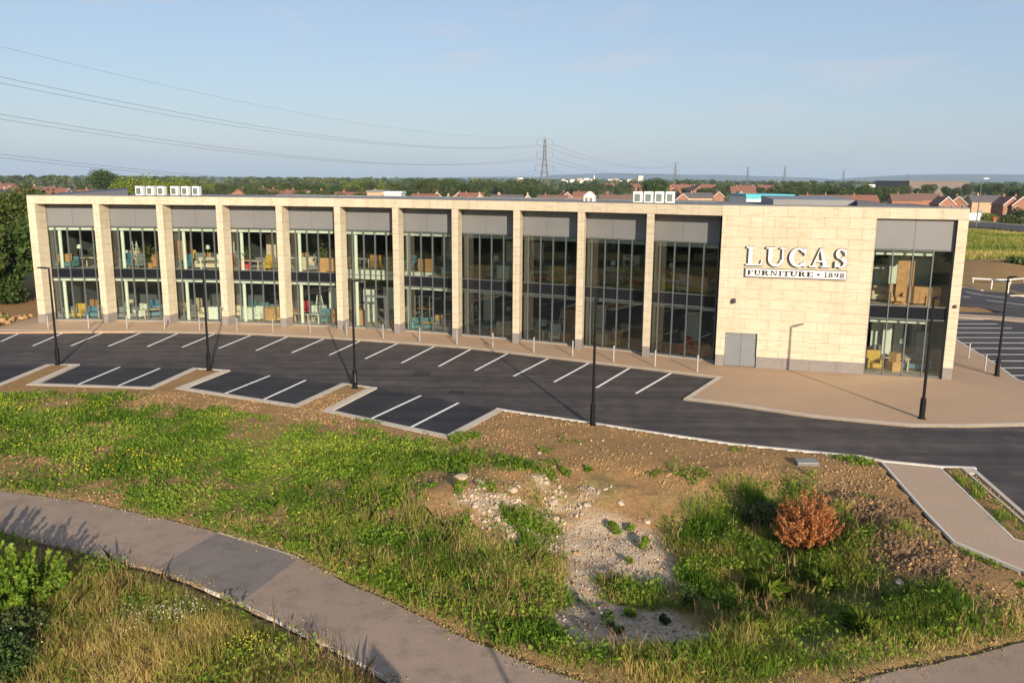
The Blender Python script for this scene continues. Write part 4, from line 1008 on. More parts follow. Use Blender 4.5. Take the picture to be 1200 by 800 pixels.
def f_ladder(r, m):
    for s in (-1, 1):
        b = MB(); b.tube((-.28, s * .55, 0), (-.16, 0, 2.0), .03, .03, 6); b.tube((.28, s * .55, 0), (.16, 0, 2.0), .03, .03, 6)
        for k in range(1, 7): t_ = k / 7; b.tube((-.28 + .12 * t_, s * .55 * (1 - t_), 2 * t_), (.28 - .12 * t_, s * .55 * (1 - t_), 2 * t_), .018, .018, 6)
        b.build('ladder_side', 'int_white', r)
def f_tower(r, m):
    for x in (-.6, .6):
        b = MB()
        for y in (-.35, .35): b.tube((x, y, 0), (x, y, 2.3), .03, .03, 6)
        for k in range(5): b.tube((x, -.35, .4 + .45 * k), (x, .35, .4 + .45 * k), .022, .022, 6)
        b.build('end_frame', 'steel', r)
    b = MB(); b.box(-.6, .6, -.3, .3, 1.3, 1.35); b.build('platform', 'wood', r); b = MB(); b.tube((-.6, -.35, .4), (.6, -.35, 1.3), .02, .02, 6); b.tube((-.6, .35, 2.2), (.6, .35, 2.2), .02, .02, 6); b.build('brace', 'steel', r)
def f_partition(r, m):
    b = MB(); b.box(-.45, .45, -.06, .06, 0, 2.5); b.build('screen', m, r); b = MB(); b.box(-.5, .5, -.15, .15, 0, .05); b.build('foot', m, r)
FK = {'sofa': (f_sofa, 'sofa'), 'armchair': (f_chair, 'armchair'), 'dining_table': (f_table, 'table'), 'cabinet': (f_cab, 'cabinet'), 'wardrobe': (f_ward, 'wardrobe'), 'cardboard_box': (f_box, 'box'),
      'carton_stack': (f_boxes, 'boxes'), 'floor_lamp': (f_lamp, 'lamp'), 'potted_plant': (f_plant, 'plant'), 'step_ladder': (f_ladder, 'ladder'), 'scaffold_tower': (f_tower, 'scaffold'), 'display_screen': (f_partition, 'screen')}
FPRO = {}
BAYN = ['leftmost', 'second', 'third', 'fourth', 'fifth', 'entrance', 'seventh', 'eighth', 'ninth', 'tenth', 'eleventh']
MW = {'beige': 'beige', 'yellow': 'mustard yellow', 'teal': 'teal', 'blue': 'blue wrapped', 'grey_cloth': 'dark grey', 'red': 'red', 'wood': 'brown wooden', 'card': 'brown', 'green': 'green', 'int_white': 'white'}
used = set()
def furn(kind, bay, u, d, fl, m='beige', rz=0.0, auto=False):
    fn, cat = FK[kind]; key = (kind, m)
    bn = 'large right window' if bay == 'W' else BAYN[bay] + ' bay'
    nm = {'floor_lamp': 'white floor lamp', 'potted_plant': 'leafy potted plant', 'step_ladder': 'open step ladder', 'scaffold_tower': 'small scaffold tower', 'cardboard_box': 'brown cardboard box', 'carton_stack': 'pair of stacked brown cartons'}.get(kind) or (MW[m] + ' ' + kind.replace('_', ' '))
    base = lb = nm + (' upstairs' if fl else ' on the ground floor') + ' in the ' + bn; n = 2
    if lb in used and auto: return
    while lb in used: lb = base + ', ' + ['', '', 'farther back', 'to the right', 'farthest right'][min(n, 4)]; n += 1
    used.add(lb)
    if bay == 'W': p2 = A + t * (wl + u) + inw * (.6 + d); loc = (p2.x, p2.y, .03 if fl == 0 else 3.98); a0 = math.atan2(t.y, t.x)
    else: loc, a0 = loc_in(bay, u, d, fl)
    if key not in FPRO: r = empty(kind); fn(r, m); FPRO[key] = r
    else: r = copy_tree(FPRO[key])
    r.location = loc; r.rotation_euler = (0, 0, a0 + rz); tag(r, lb, cat); return r
for a_ in [
    ('cabinet', 0, .8, 1.2, 1, 'wood'), ('dining_table', 0, 2.6, 1.6, 1, 'beige'), ('armchair', 0, 3.4, 2.8, 1, 'wood', .5), ('armchair', 0, 2.2, 3.2, 1, 'beige', -.6), ('floor_lamp', 0, 1.3, 2.0, 1, 'int_white'),
    ('sofa', 0, 2.4, 1.2, 0, 'blue'), ('sofa', 0, 3.0, 3.2, 0, 'blue', .3), ('sofa', 0, 2.2, 5.0, 0, 'beige'),
    ('cabinet', 0, 3.6, 4.6, 1, 'int_white'), ('display_screen', 0, 1.6, 5.0, 0, 'int_white'), ('floor_lamp', 2, 1.6, 2.6, 1, 'int_white'), ('display_screen', 3, 1.6, 4.0, 1, 'beige'), ('display_screen', 3, 2.6, 4.2, 1, 'beige'), ('sofa', 3, 2.4, 2.4, 0, 'beige'), ('cabinet', 6, 1.2, 3.0, 1, 'wood'), ('display_screen', 6, 2.4, 5.0, 1, 'int_white'), ('display_screen', 7, 3.4, 4.2, 1, 'int_white'), ('display_screen', 8, 1.0, 3.4, 1, 'int_white'), ('wardrobe', 8, 3.7, 2.6, 0, 'wood'), ('display_screen', 9, 1.4, 2.2, 0, 'int_white'), ('wardrobe', 9, 3.6, 3.2, 1, 'int_white'), ('display_screen', 10, 3.4, 2.8, 0, 'int_white'), ('display_screen', 'W', 3.2, 3.0, 1, 'int_white'), ('wardrobe', 'W', .9, 3.4, 1, 'int_white'), ('wardrobe', 'W', 3.9, 3.4, 0, 'int_white'), ('display_screen', 'W', 1.2, 3.2, 0, 'int_white'), ('sofa', 'W', 3.0, 1.6, 0, 'blue'),
    ('display_screen', 1, 3.1, 4.2, 1, 'int_white'), ('wardrobe', 1, 3.9, 3.4, 1, 'wood'), ('cabinet', 1, 3.2, 1.4, 1, 'wood'), ('sofa', 1, 2.0, 2.4, 1, 'grey_cloth'), ('step_ladder', 1, 1.2, 1.5, 1, 'int_white'),
    ('sofa', 1, 2.0, 1.6, 0, 'blue', .5), ('armchair', 1, 3.9, 1.8, 0, 'grey_cloth'), ('display_screen', 1, 3.0, 2.6, 0, 'int_white'),
    ('sofa', 2, 2.4, 1.2, 1, 'beige'), ('armchair', 2, 1.2, 1.8, 1, 'grey_cloth'), ('display_screen', 2, 2.9, 3.4, 1, 'int_white'), ('armchair', 2, 3.6, 2.0, 1, 'red'),
    ('sofa', 2, 2.2, 1.4, 0, 'beige'), ('sofa', 2, 3.3, 2.6, 0, 'beige', .2),
    ('potted_plant', 3, .95, 1.0, 1, 'green'), ('sofa', 3, 2.1, 1.8, 1, 'grey_cloth'), ('armchair', 3, 3.4, 1.9, 1, 'grey_cloth'), ('cabinet', 3, 4.0, 1.2, 0, 'wood'),
    ('cabinet', 4, 1.3, 1.2, 1, 'beige'), ('potted_plant', 4, 2.6, 1.4, 1, 'green'), ('sofa', 4, 2.5, 2.6, 1, 'teal'), ('step_ladder', 4, 1.7, 2.0, 0, 'int_white'), ('display_screen', 4, 2.5, 3.0, 0, 'int_white'), ('cabinet', 4, 3.2, 1.3, 0, 'wood'),
    ('cabinet', 5, 1.2, 4.4, 1, 'wood'), ('display_screen', 5, 1.1, 2.6, 0, 'int_white'), ('display_screen', 5, 2.1, 4.4, 0, 'int_white'), ('armchair', 5, 3.4, 3.8, 0, 'grey_cloth'), ('carton_stack', 5, .8, 1.4, 0, 'card'),
    ('scaffold_tower', 6, 1.3, 2.2, 0, 'int_white'), ('cardboard_box', 6, 1.9, 1.2, 0, 'card'), ('carton_stack', 6, 2.7, 1.5, 0, 'card'), ('carton_stack', 6, 3.5, 2.2, 0, 'card'), ('armchair', 6, 3.5, 1.4, 1, 'teal'),
    ('sofa', 7, 1.5, 1.6, 1, 'beige', .3), ('armchair', 7, 2.8, 1.8, 1, 'teal'), ('step_ladder', 7, .9, 1.8, 0, 'int_white'), ('dining_table', 7, 2.6, 1.8, 0, 'green'), ('carton_stack', 7, 3.2, 3.0, 0, 'card'), ('display_screen', 7, 1.7, 3.6, 0, 'int_white'),
    ('potted_plant', 8, 1.1, 1.4, 1, 'green'), ('armchair', 8, 3.1, 1.2, 1, 'yellow', .2), ('armchair', 8, 1.8, 2.4, 1, 'grey_cloth'), ('floor_lamp', 8, 1.5, 1.4, 1, 'int_white'), ('step_ladder', 8, 3.2, 2.4, 0, 'int_white'), ('dining_table', 8, 2.4, 1.5, 0, 'wood', .4), ('cabinet', 8, 1.3, 3.0, 0, 'int_white'),
    ('armchair', 9, 1.2, 1.2, 1, 'teal'), ('sofa', 9, 2.2, 2.2, 1, 'grey_cloth'), ('armchair', 9, 2.6, 3.4, 1, 'yellow'), ('floor_lamp', 9, 2.3, 1.6, 1, 'int_white'), ('armchair', 9, 3.9, 1.4, 1, 'red'), ('dining_table', 9, 2.6, 2.0, 0, 'wood'), ('cardboard_box', 9, 1.2, 1.5, 0, 'card'),
    ('cabinet', 10, .9, 1.2, 1, 'yellow'), ('armchair', 10, 1.9, 1.6, 1, 'yellow'), ('sofa', 10, 3.5, 1.8, 1, 'grey_cloth'), ('floor_lamp', 10, 1.7, 2.4, 1, 'int_white'), ('carton_stack', 10, .9, 1.4, 0, 'card'), ('potted_plant', 10, 4.2, 2.4, 1, 'green'),
    ('sofa', 'W', 1.3, 2.0, 1, 'beige'), ('display_screen', 'W', 2.0, 1.0, 1, 'wood'), ('cabinet', 'W', 2.8, 1.0, 1, 'wood'), ('sofa', 'W', 3.2, 2.2, 1, 'grey_cloth'), ('sofa', 'W', 2.0, 3.4, 1, 'grey_cloth', .4),
    ('dining_table', 'W', 1.9, 1.4, 0, 'beige'), ('armchair', 'W', 1.3, 2.6, 0, 'grey_cloth'), ('floor_lamp', 'W', 2.4, 2.4, 0, 'int_white'), ('sofa', 'W', 3.1, 3.2, 0, 'wood')]:
    furn(*a_)
rf_ = random.Random(17); fill = [('armchair', 'beige'), ('armchair', 'wood'), ('sofa', 'wood'), ('cabinet', 'beige'), ('cabinet', 'card'), ('dining_table', 'wood'), ('dining_table', 'int_white'), ('floor_lamp', 'int_white'), ('carton_stack', 'card'),
         ('armchair', 'blue'), ('armchair', 'int_white'), ('floor_lamp', 'int_white'), ('dining_table', 'beige'), ('armchair', 'yellow'), ('cabinet', 'int_white'), ('armchair', 'grey_cloth'), ('armchair', 'red'), ('sofa', 'teal'), ('potted_plant', 'green'), ('cardboard_box', 'card'), ('armchair', 'teal'), ('sofa', 'grey_cloth')]
slots = [(.75, .9), (1.7, .75), (2.7, .85), (3.6, .8), (1.2, 2.9), (2.2, 3.8), (3.2, 3.3), (4.0, 4.4)]
for bay in list(range(11)) + ['W']:
    for fl in (0, 1):
        rf_.shuffle(slots)
        for (u, d) in slots[:6 if bay in (5, 6) else 8]:
            if bay == 'W' and u > 4: continue
            if bay in (5, 6) and d < 3.2 and (fl == 1 or bay == 5): continue
            k_, m_x = rf_.choice(fill); furn(k_, bay, u + rf_.uniform(-.15, .15), d + rf_.uniform(-.1, .3), fl, m_x, rf_.uniform(-.6, .6), True)
# ------------------------------------------------------------------ trees
def crown(n, rx, rz, zc, lobes, leaf, seed, flat=0.0):
    g = np.random.default_rng(seed); C_ = []; 
    for k in range(lobes):
        a = g.uniform(0, 2 * PI); r = g.uniform(.15, .68); h = g.uniform(-.62, .62)
        C_.append((rx * r * math.cos(a) * (1 - .35 * abs(h)), rx * r * math.sin(a) * (1 - .35 * abs(h)), zc + rz * h, rx * g.uniform(.32, .55)))
    P = []; T = []
    per = n // lobes
    for cx, cy, cz, rr in C_:
        d = g.normal(size=(per, 3)); d /= np.linalg.norm(d, axis=1)[:, None]
        rad = rr * (g.uniform(.45, 1.05, per) ** .6)[:, None] * (1 + .25 * g.normal(size=per)[:, None] * .4)
        p = d * rad * [1, 1, .82] + [cx, cy, cz]; P.append(p); base = g.uniform(.2, .75); T.append(np.clip(base + g.normal(size=per) * .22, 0, 1))
    P = np.concatenate(P); T = np.concatenate(T)
    return P, T
def tree(name, h, w, mat, seed, n=2600, leaf=.3, lobes=14, trunk=.18, low=.12):
    global rng
    r = empty(name); zc = h * (.5 + low * .5); rz = h * (.5 - low * .5) * .92
    P, T = crown(n, w / 2, rz, zc, lobes, leaf, seed)
    P[:, 2] += h - P[:, 2].max()
    v, f = leaves(P, np.random.default_rng(seed).uniform(.6, 1.4, len(P)) * leaf, elong=1.3)
    npmesh('crown', v, f, mat, T, r)
    m_ = MB(); g = random.Random(seed)
    m_.tube((0, 0, -.2), (g.uniform(-.2, .2), g.uniform(-.2, .2), zc), h * .022 + .05, h * .01 + .03, 8)
    for k in range(6):
        a = g.uniform(0, 6.28); z0 = h * g.uniform(.22, .55); m_.tube((0, 0, z0), (math.cos(a) * w * .3, math.sin(a) * w * .3, z0 + h * g.uniform(.12, .3)), h * .009 + .02, .02, 5)
    m_.build('trunk', 'bark', r); return r
def place(proto, x, y, s=1.0, sz=None, rz=None, z_=None, first=None):
    key = proto.name
    if key not in PL: PL.add(key); o = proto
    else: o = copy_tree(proto)
    o.location = (x, y, ghz(x, y) if z_ is None else z_); o.scale = (s, s, sz or s); o.rotation_euler = (0, 0, random.uniform(0, 6.28) if rz is None else rz); return o
PL = set()
# the dense trees at the left end of the building
g1 = [tree('broadleaf_tree', 10.2, 8.8, 'leaf_left', 1, 9000, .26, 22, low=.0), tree('broadleaf_tree', 9.0, 8.0, 'leaf_dark', 2, 9000, .26, 20, low=.0), tree('broadleaf_tree', 8.0, 7.0, 'leaf_left', 3, 8000, .26, 18, low=.0)]
NT = [(0, -47.5, 80, 1.0, 'dense green tree whose crown meets the top left corner of the building'), (1, -42.2, 75.5, .9, 'dark green tree pressed close against the left end of the building'), (2, -45.5, 70.5, .92, 'leafy tree in front of the dense row left of the building'),
      (1, -52.5, 78, 1.05, 'dark tree at the left edge of the view behind the soil bank'), (0, -51, 70, .85, 'tree with green and brownish leaves at the extreme left edge'), (2, -41, 84, 1.0, 'tree behind the left end wall of the building'), (0, -58, 84, 1.1, 'outermost tree of the dense row left of the building')]
for k, x, y, s, lb in NT: tag(place(g1[k], x, y, s), lb, 'tree', 'dense trees left of the building')
# a scrubby hedge under them
for k, (x, y) in enumerate([(-44, 72.2), (-47.8, 72.5), (-40.6, 77.5), (-50, 66)]):
    if k == 0: hd0 = tree('hedge_bush', 3.4, 4.6, 'leaf_dark', 11, 4000, .2, 10, low=-.2)
    o = place(hd0, x, y, 1.0 + .1 * k); tag(o, ['dark bush under the trees nearest the left stone fin', 'dark bush under the middle of the left trees', 'dark bush behind the left corner of the building', 'dark bush at the left frame edge below the trees'][k], 'bush', 'dark bushes under the left trees')
# landmark trees on the skyline
lt1 = tree('oak_tree', 15.2, 19, 'leaf_dark', 21, 9000, .5, 26); p = atY(122, 212, 410); tag(place(lt1, p.x, 410), 'big dark dome shaped tree on the skyline at the upper left', 'tree')
lt2 = tree('oak_tree', 13.2, 17.5, 'leaf_dark', 22, 9000, .5, 24); p = atY(768, 212, 440); tag(place(lt2, p.x, 440), 'big dark green tree behind the four rooftop air units', 'tree')
ml = [tree('broadleaf_tree', 10.5, 12, 'leaf_light', 31, 5000, .42, 16), tree('broadleaf_tree', 10, 12, 'leaf_mid', 32, 5000, .42, 16), tree('broadleaf_tree', 10, 11, 'leaf_dark', 33, 5000, .42, 16), tree('broadleaf_tree', 11, 13, 'leaf_mid', 34, 4500, .45, 14)]
for k, (xp, Y, s, j) in enumerate([(150, 250, 1.1, 0), (172, 260, 1.15, 0), (192, 270, 1.0, 1), (208, 255, 1.1, 0), (226, 262, 1.05, 1), (140, 300, 1.0, 2)]):
    p = atY(xp, 212, Y); tag(place(ml[j], p.x, Y, s), 'yellow green bushy tree in the clump behind the left rooftop units' if j == 0 else 'mid green bushy tree in the clump behind the left rooftop units' if j == 1 else 'dark tree at the left of the clump behind the left rooftop units', 'tree', 'yellow green clump behind the left units' if j == 0 else 'mid green clump behind the left units' if j == 1 else None)
# belt of trees beyond the houses: placed individually, shapes shared
rr = random.Random(5); cnt = 0
LBL = {0: 'pale green round tree in the belt beyond the houses', 1: 'mid green tree in the belt beyond the houses', 2: 'dark green tree in the belt beyond the houses', 3: 'broad mid green tree in the belt beyond the houses'}
def belt(x0, x1, Y0, Y1, n, js, s0=.8, s1=1.2):
    global cnt
    for k in range(n):
        xp = x0 + (x1 - x0) * (k + rr.random()) / n; Y = rr.uniform(Y0, Y1); p = atY(xp, 212, Y); j = rr.choice(js); s = rr.uniform(s0, s1)
        tag(place(ml[j], p.x, Y, s, s * rr.uniform(.8, 1.05)), LBL[j], 'tree', LBL[j].replace('tree', 'trees')); cnt += 1
belt(235, 480, 380, 620, 34, [1, 1, 2, 3, 0], .75, 1.05)
belt(300, 430, 260, 330, 8, [0, 1, 3], .62, .8)
belt(480, 640, 430, 640, 30, [1, 2, 3, 1], .95, 1.2)
belt(640, 745, 520, 760, 18, [1, 3, 2], .7, .95)
belt(790, 900, 480, 760, 16, [1, 2, 3], .7, .95)
belt(905, 1055, 380, 560, 30, [2, 2, 1, 3], .8, 1.05)
belt(1050, 1200, 520, 700, 14, [2, 2, 3], .8, 1.2)
belt(-20, 110, 520, 760, 10, [2, 2, 1], .6, .9)
belt(1100, 1220, 330, 430, 6, [2, 1], .45, .7)
# trees behind and to the left of the camera, added to darken the reflections in the shop windows
for k in range(26):
    t_ = (k + rr.random()) / 26; q = Vector((-88, 34)).lerp(Vector((-46, -14)), min(1, t_ * 2.2)) if t_ < .45 else Vector((-46, -14)).lerp(Vector((60, -24)), (t_ - .45) / .55)
    j = rr.choice([1, 2, 3]); tag(place(ml[j], q.x + rr.uniform(-3, 3), q.y + rr.uniform(-3, 3), rr.uniform(.5, .72)), 'tree added outside the view, seen only as a dark reflection in the shop glass', 'tree', 'trees outside the view mirrored in the glass')
for k in range(17):
    q = Vector((-72, 47)).lerp(Vector((-30, 0)), (k + rr.random()) / 17); tag(place(ml[rr.choice([2, 3])], q.x + rr.uniform(-2, 2), q.y + rr.uniform(-2, 2), rr.uniform(.42, .6)), 'tree added outside the view, seen only as a dark reflection in the shop glass', 'tree', 'trees outside the view mirrored in the glass')
# far woods, rows of crowns that read as one mass
def woods(name, lb, Y, x0, x1, n, hmin, hmax, mat, seed, leaf, per=170, grp=None):
    g = np.random.default_rng(seed); P = []; T = []
    for k in range(n):
        xp = g.uniform(x0, x1); yy = Y * g.uniform(.85, 1.2); p = atY(xp, 212, yy); hh = g.uniform(hmin, hmax); w_ = hh * g.uniform(.8, 1.6)
        d_ = g.normal(size=(per, 3)); d_ /= np.linalg.norm(d_, axis=1)[:, None]; d_[:, 2] = np.abs(d_[:, 2])
        P.append(d_ * [w_ * .6, w_ * .6, hh * .8] * g.uniform(.8, 1.02, (per, 1)) + [p.x, yy, hh * .2]); T.append(np.clip(g.uniform(.1, .9) + g.normal(size=per) * .15, 0, 1))
    P = np.concatenate(P); v, f = leaves(P, g.uniform(.7, 1.4, len(P)) * leaf); o = npmesh(name, v, f, mat, np.concatenate(T)); tag(o, lb, 'woodland', None, 'stuff')
woods('distant_woods', 'hazy band of mixed woodland across the plain', 1150, -60, 1260, 330, 7, 13, 'leaf_mid', 3, 2.4)
woods('distant_woods', 'farther darker band of woodland below the hills', 2300, -60, 1260, 380, 7, 15, 'leaf_dark', 4, 4.2, 110)
woods('distant_woods', 'bluish farthest band of woodland at the foot of the hills', 4300, -60, 1260, 330, 10, 20, 'leaf_dark', 6, 8, 80)

# ------------------------------------------------------------------ hills
def hills(name, Y, prof, depth, seed):
    me_v, me_f = [], []; n = 160; px0, px1 = prof[0][0], prof[-1][0]; rows = 10
    for r_ in range(rows + 1):
        tt_ = r_ / rows
        for k in range(n + 1):
            xp = px0 + (px1 - px0) * k / n; hgt_ = np.interp(xp, [q[0] for q in prof], [q[1] for q in prof])
            yy = Y + depth * tt_; p = atY(xp, 212, Y); hh = hgt_ * math.sin(PI * min(1, tt_ * 1.05)) ** .8 * (1 + .10 * (float(fbm(np.array([p.x * .0009]), np.array([tt_ * 3.]), 1, 3, seed)[0]) - .5)) if 0 < tt_ < 1 else 0
            me_v.append((p.x, yy, hh - 3))
    for r_ in range(rows):
        for k in range(n): a = r_ * (n + 1) + k; me_f.append((a, a + 1, a + n + 2, a + n + 1))
    mb = MB(); mb.v = me_v; mb.f = me_f; mb.m = [0] * len(me_f); o = mb.build(name, MT['hill'], smooth=True); tag(o, kind='structure'); return o
MT['hill'] = pm('wooded_hill', (.045, .07, .055), .95, .004, .5, fine=.02)
hills('hills', 9000, [(-150, 18), (100, 30), (250, 32), (330, 26), (430, 30), (500, 40), (540, 52), (640, 60), (655, 82), (720, 108), (800, 106), (840, 98), (880, 100), (930, 86), (1000, 72), (1040, 52), (1080, 60), (1130, 66), (1400, 70)], 3500, 1)
hills('hills', 7600, [(1010, 0), (1050, 38), (1100, 74), (1150, 98), (1200, 106), (1280, 110), (1500, 80)], 3000, 2)

# ------------------------------------------------------------------ houses
MT['tile_red'] = pm('red_roof_tiles', (.20, .085, .058), .85, .8, .25, .3, fine=4)
MT['tile_brown'] = pm('brown_roof_tiles', (.15, .088, .068), .85, .8, .2, fine=4)
MT['tile_grey'] = pm('grey_roof_tiles', (.10, .09, .095), .85, .8, .2, fine=4)
MT['brick'] = pm('red_brick', (.28, .125, .072), .85, 1.2, .2, fine=8)
MT['brick_buff'] = pm('buff_brick', (.42, .29, .18), .85, 1.2, .2, fine=8)
m, nt, b = nmat('house_glass'); b.inputs['Base Color'].default_value = (.05, .06, .07, 1); b.inputs['Roughness'].default_value = .15; MT['hglass'] = m
def house(L_, W_, eh, rh, wall, roof, chim=True, trim=True):
    r = empty('brick_house'); x, y = L_ / 2, W_ / 2
    m_ = MB(); b = 0
    m_.v = [(-x, -y, -.3), (x, -y, -.3), (x, y, -.3), (-x, y, -.3), (-x, -y, eh), (x, -y, eh), (x, y, eh), (-x, y, eh), (0, -y, eh + rh), (0, y, eh + rh)]
    m_.f = [(0, 1, 5, 8, 4), (2, 3, 7, 9, 6), (1, 2, 6, 5), (3, 0, 4, 7), (3, 2, 1, 0), (4, 8, 9, 7), (5, 6, 9, 8)]; m_.m = [0] * 7; m_.build('wall', wall, r)
    o_ = .35; s_ = rh / x; m_ = MB()
    for sg in (-1, 1):
        e = (sg * (x + o_), eh - s_ * o_); a = len(m_.v)
        for dz in (.04, .2):
            m_.v += [(e[0], -y - o_, e[1] + dz), (0, -y - o_, eh + rh + dz), (0, y + o_, eh + rh + dz), (e[0], y + o_, e[1] + dz)]
        m_.f += [(a, a + 1, a + 2, a + 3), (a + 4, a + 7, a + 6, a + 5), (a, a + 4, a + 5, a + 1), (a + 1, a + 5, a + 6, a + 2), (a + 2, a + 6, a + 7, a + 3), (a + 3, a + 7, a + 4, a)]; m_.m += [0] * 6
    ro = m_.build('roof', roof, r)
    if chim: m_ = MB(); m_.box(-.4, .4, y * .5 - .3, y * .5 + .3, eh + rh - .6, eh + rh + 1.1); m_.tube((0, y * .5, eh + rh + 1.1), (0, y * .5, eh + rh + 1.45), .12, .1, 8); m_.build('chimney', wall, ro)
    if trim:
        for sg in (-1, 1):
            m_ = MB(); e0 = Vector((sg * (x + o_), -y - o_ - .06, eh - s_ * o_ - .12)); e1 = Vector((0, -y - o_ - .06, eh + rh - .12)); a = len(m_.v)
            m_.v += [tuple(e0), tuple(e1), tuple(e1 + Vector((0, 0, .34))), tuple(e0 + Vector((0, 0, .34)))] + [tuple(q + Vector((0, .05, 0))) for q in (e0, e1, e1 + Vector((0, 0, .34)), e0 + Vector((0, 0, .34)))]
            m_.f += [(0, 1, 2, 3), (7, 6, 5, 4), (0, 4, 5, 1), (1, 5, 6, 2), (2, 6, 7, 3), (3, 7, 4, 0)]; m_.m += [0] * 6; m_.build('bargeboard', 'white', ro)
    for wx in (-x * .45, x * .45):
        for wz in (1.0, eh - 1.6):
            m_ = MB(); m_.box(wx - .6, wx + .6, -y - .06, -y - .02, wz, wz + 1.2); wo = m_.build('window', 'white', r); m_ = MB(); m_.box(wx - .52, wx + .52, -y - .075, -y - .062, wz + .08, wz + 1.12); m_.build('pane', 'hglass', wo)
    return r
H = {}
H['g_red'] = house(7.2, 9, 5.0, 3.2, 'brick', 'tile_red'); H['g_grey'] = house(7.6, 9, 5.0, 3.3, 'brick', 'tile_grey'); H['g_buff'] = house(6, 8, 4.8, 3.0, 'brick_buff', 'tile_brown')
H['l_red'] = house(7.5, 14, 5.0, 3.0, 'brick', 'tile_red', True, False); H['l_brown'] = house(8, 15, 5.0, 3.0, 'brick', 'tile_brown', True, False); H['l_grey'] = house(8, 16, 4.8, 2.8, 'brick_buff', 'tile_grey', True, False)
def put_house(kind, xp, ytop, h, rz, lb, grp=None, w=1.0):
    # distance from the height of the ridge seen against the eye level
    hor = proj_h(xp); h = 5.0 if xp < 700 else 5.7 if xp < 900 else 6.3 if xp < 1150 else 6.6; Y = max(200, FL * (CAMH - h) / max(.8, (ytop - hor)))
    p = atY(xp, 212, Y); full = {'g_red': 8.4, 'g_grey': 8.5, 'g_buff': 8.0, 'l_red': 8.2, 'l_brown': 8.2, 'l_grey': 7.8}[kind]
    s = .8; o = place(H[kind], p.x, Y, s * w, s, R(rz), h - full * s); tag(o, lb, 'house', grp); return o
def proj_h(xp):
    d0 = ray(xp, 211.7); # eye-level row at this column
    lo, hi = 180., 240.
    for _ in range(30):
        m_ = (lo + hi) / 2
        if ray(xp, m_).z > 0: lo = m_
        else: hi = m_
    return lo
HS = [('g_red', 512, 224.5, 8, 4, 'red gabled house left of centre just above the roof edge'), ('l_red', 498, 226.5, 8, 80, 'long red roofed house beside the first gable left of centre'),
      ('g_red', 538, 225, 8, -4, 'second red gabled house above the middle fins'), ('l_red', 553, 225.3, 8, 86, 'long red roof running right from the second gable'), ('g_buff', 525, 229, 7.5, 0, 'small pale gable peeping over the roof between two red gables'),
      ('g_buff', 562, 227, 7.6, 5, 'pale gable at the end of the long red roof'), ('l_grey', 595, 227.6, 7.6, 88, 'long grey roofed house above the centre of the building'), ('g_buff', 584, 227, 7.6, 0, 'pale gable at the left end of the long grey roof'), ('g_buff', 618.5, 227.3, 7.6, 0, 'pale gable at the right end of the long grey roof'),
      ('l_brown', 648, 228, 7.7, 88, 'low brown roof just right of the large pylon'), ('g_red', 662, 224.3, 8, 20, 'red brick house with gable right of the large pylon'), ('l_red', 684, 224.2, 8.1, 82, 'red tiled house between the pylon and the roof cabin'), ('l_brown', 722, 228, 7.7, 88, 'long brown roof between the small cabin and the air units'),
      ('g_red', 799, 226, 8, 0, 'red gabled house just right of the four air units'), ('l_grey', 819, 225.3, 7.9, 86, 'long low grey brown roof right of the air units'), ('g_red', 841.5, 223.8, 8.1, 0, 'red gabled house with white bargeboards left of the blue and white building'), ('g_red', 867, 223.8, 8.1, 0, 'red gabled house next to the blue and white building'),
      ('g_buff', 917, 223.8, 8.2, 0, 'small pale gable above the blue and white building'), ('g_grey', 943, 221.8, 8.6, 4, 'dark roofed brick gable above the raised grey roof'), ('l_brown', 957, 228, 7.6, 88, 'brown roof joined to the brick gable above the raised roof'), ('g_grey', 996, 223.4, 8.3, 4, 'second dark roofed brick gable further right over the roof'), ('l_brown', 978, 228, 7.5, 88, 'brown roof between the two dark roofed gables'), ('l_red', 1011, 228, 7.4, 86, 'small red roofed house right of the second dark roofed gable'),
      ('l_brown', 1062, 227, 7.8, 84, 'brown roofed house left of the pair above the right wall'), ('l_brown', 1085, 226.4, 8.0, 86, 'larger brown roofed house above the right window'), ('g_red', 1107, 229.5, 7.6, 0, 'small brick gable with tall chimney right of the brown roofs'), ('g_grey', 1124, 229.3, 7.7, -20, 'dark roofed house with a white gable near the right corner'),
      ('l_grey', 1158, 228.3, 6.2, 86, 'long grey barn like roof right of the street lamp'), ('g_red', 1182, 229.8, 7.7, 0, 'left of two brick gables at the far right edge'), ('g_red', 1195, 230, 7.7, -8, 'right of two brick gables at the far right edge')]
for k in HS: put_house(*k)
rr2 = random.Random(11)
for k in range(16):
    xp = rr2.uniform(700, 905); Y = rr2.uniform(480, 900); p = atY(xp, 212, Y); kd = rr2.choice(['l_red', 'l_red', 'l_brown', 'g_red']); o = place(H[kd], p.x, Y, 1.0, 1.0, R(rr2.choice([80, 85, 5, 95])), 0.0)
    tag(o, 'small red roofed house in the distant estate behind the big dark tree', 'house', 'houses of the distant estate')
for k in range(11):
    xp = rr2.uniform(-10, 112); Y = rr2.uniform(330, 720); p = atY(xp, 212, Y); kd = rr2.choice(['l_red', 'l_red', 'l_brown', 'g_red', 'l_grey']); o = place(H[kd], p.x, Y, 1.0, 1.0, R(rr2.choice([80, 95, 5])), -2.2)
    tag(o, 'red or grey roofed house in the distant estate at the upper left', 'house', 'houses at the upper left')
for k in range(8):
    xp = 285 + k * 22 + rr2.uniform(-5, 5); Y = rr2.uniform(330, 480); p = atY(xp, 212, Y); kd = rr2.choice(['l_red', 'l_brown', 'g_red']); o = place(H[kd], p.x, Y, 1.0, .9, R(rr2.choice([80, 95, 5])), -1.5)
    tag(o, 'small red roofed house among the trees left of the pale flat roofed block', 'house', 'houses among the left trees')
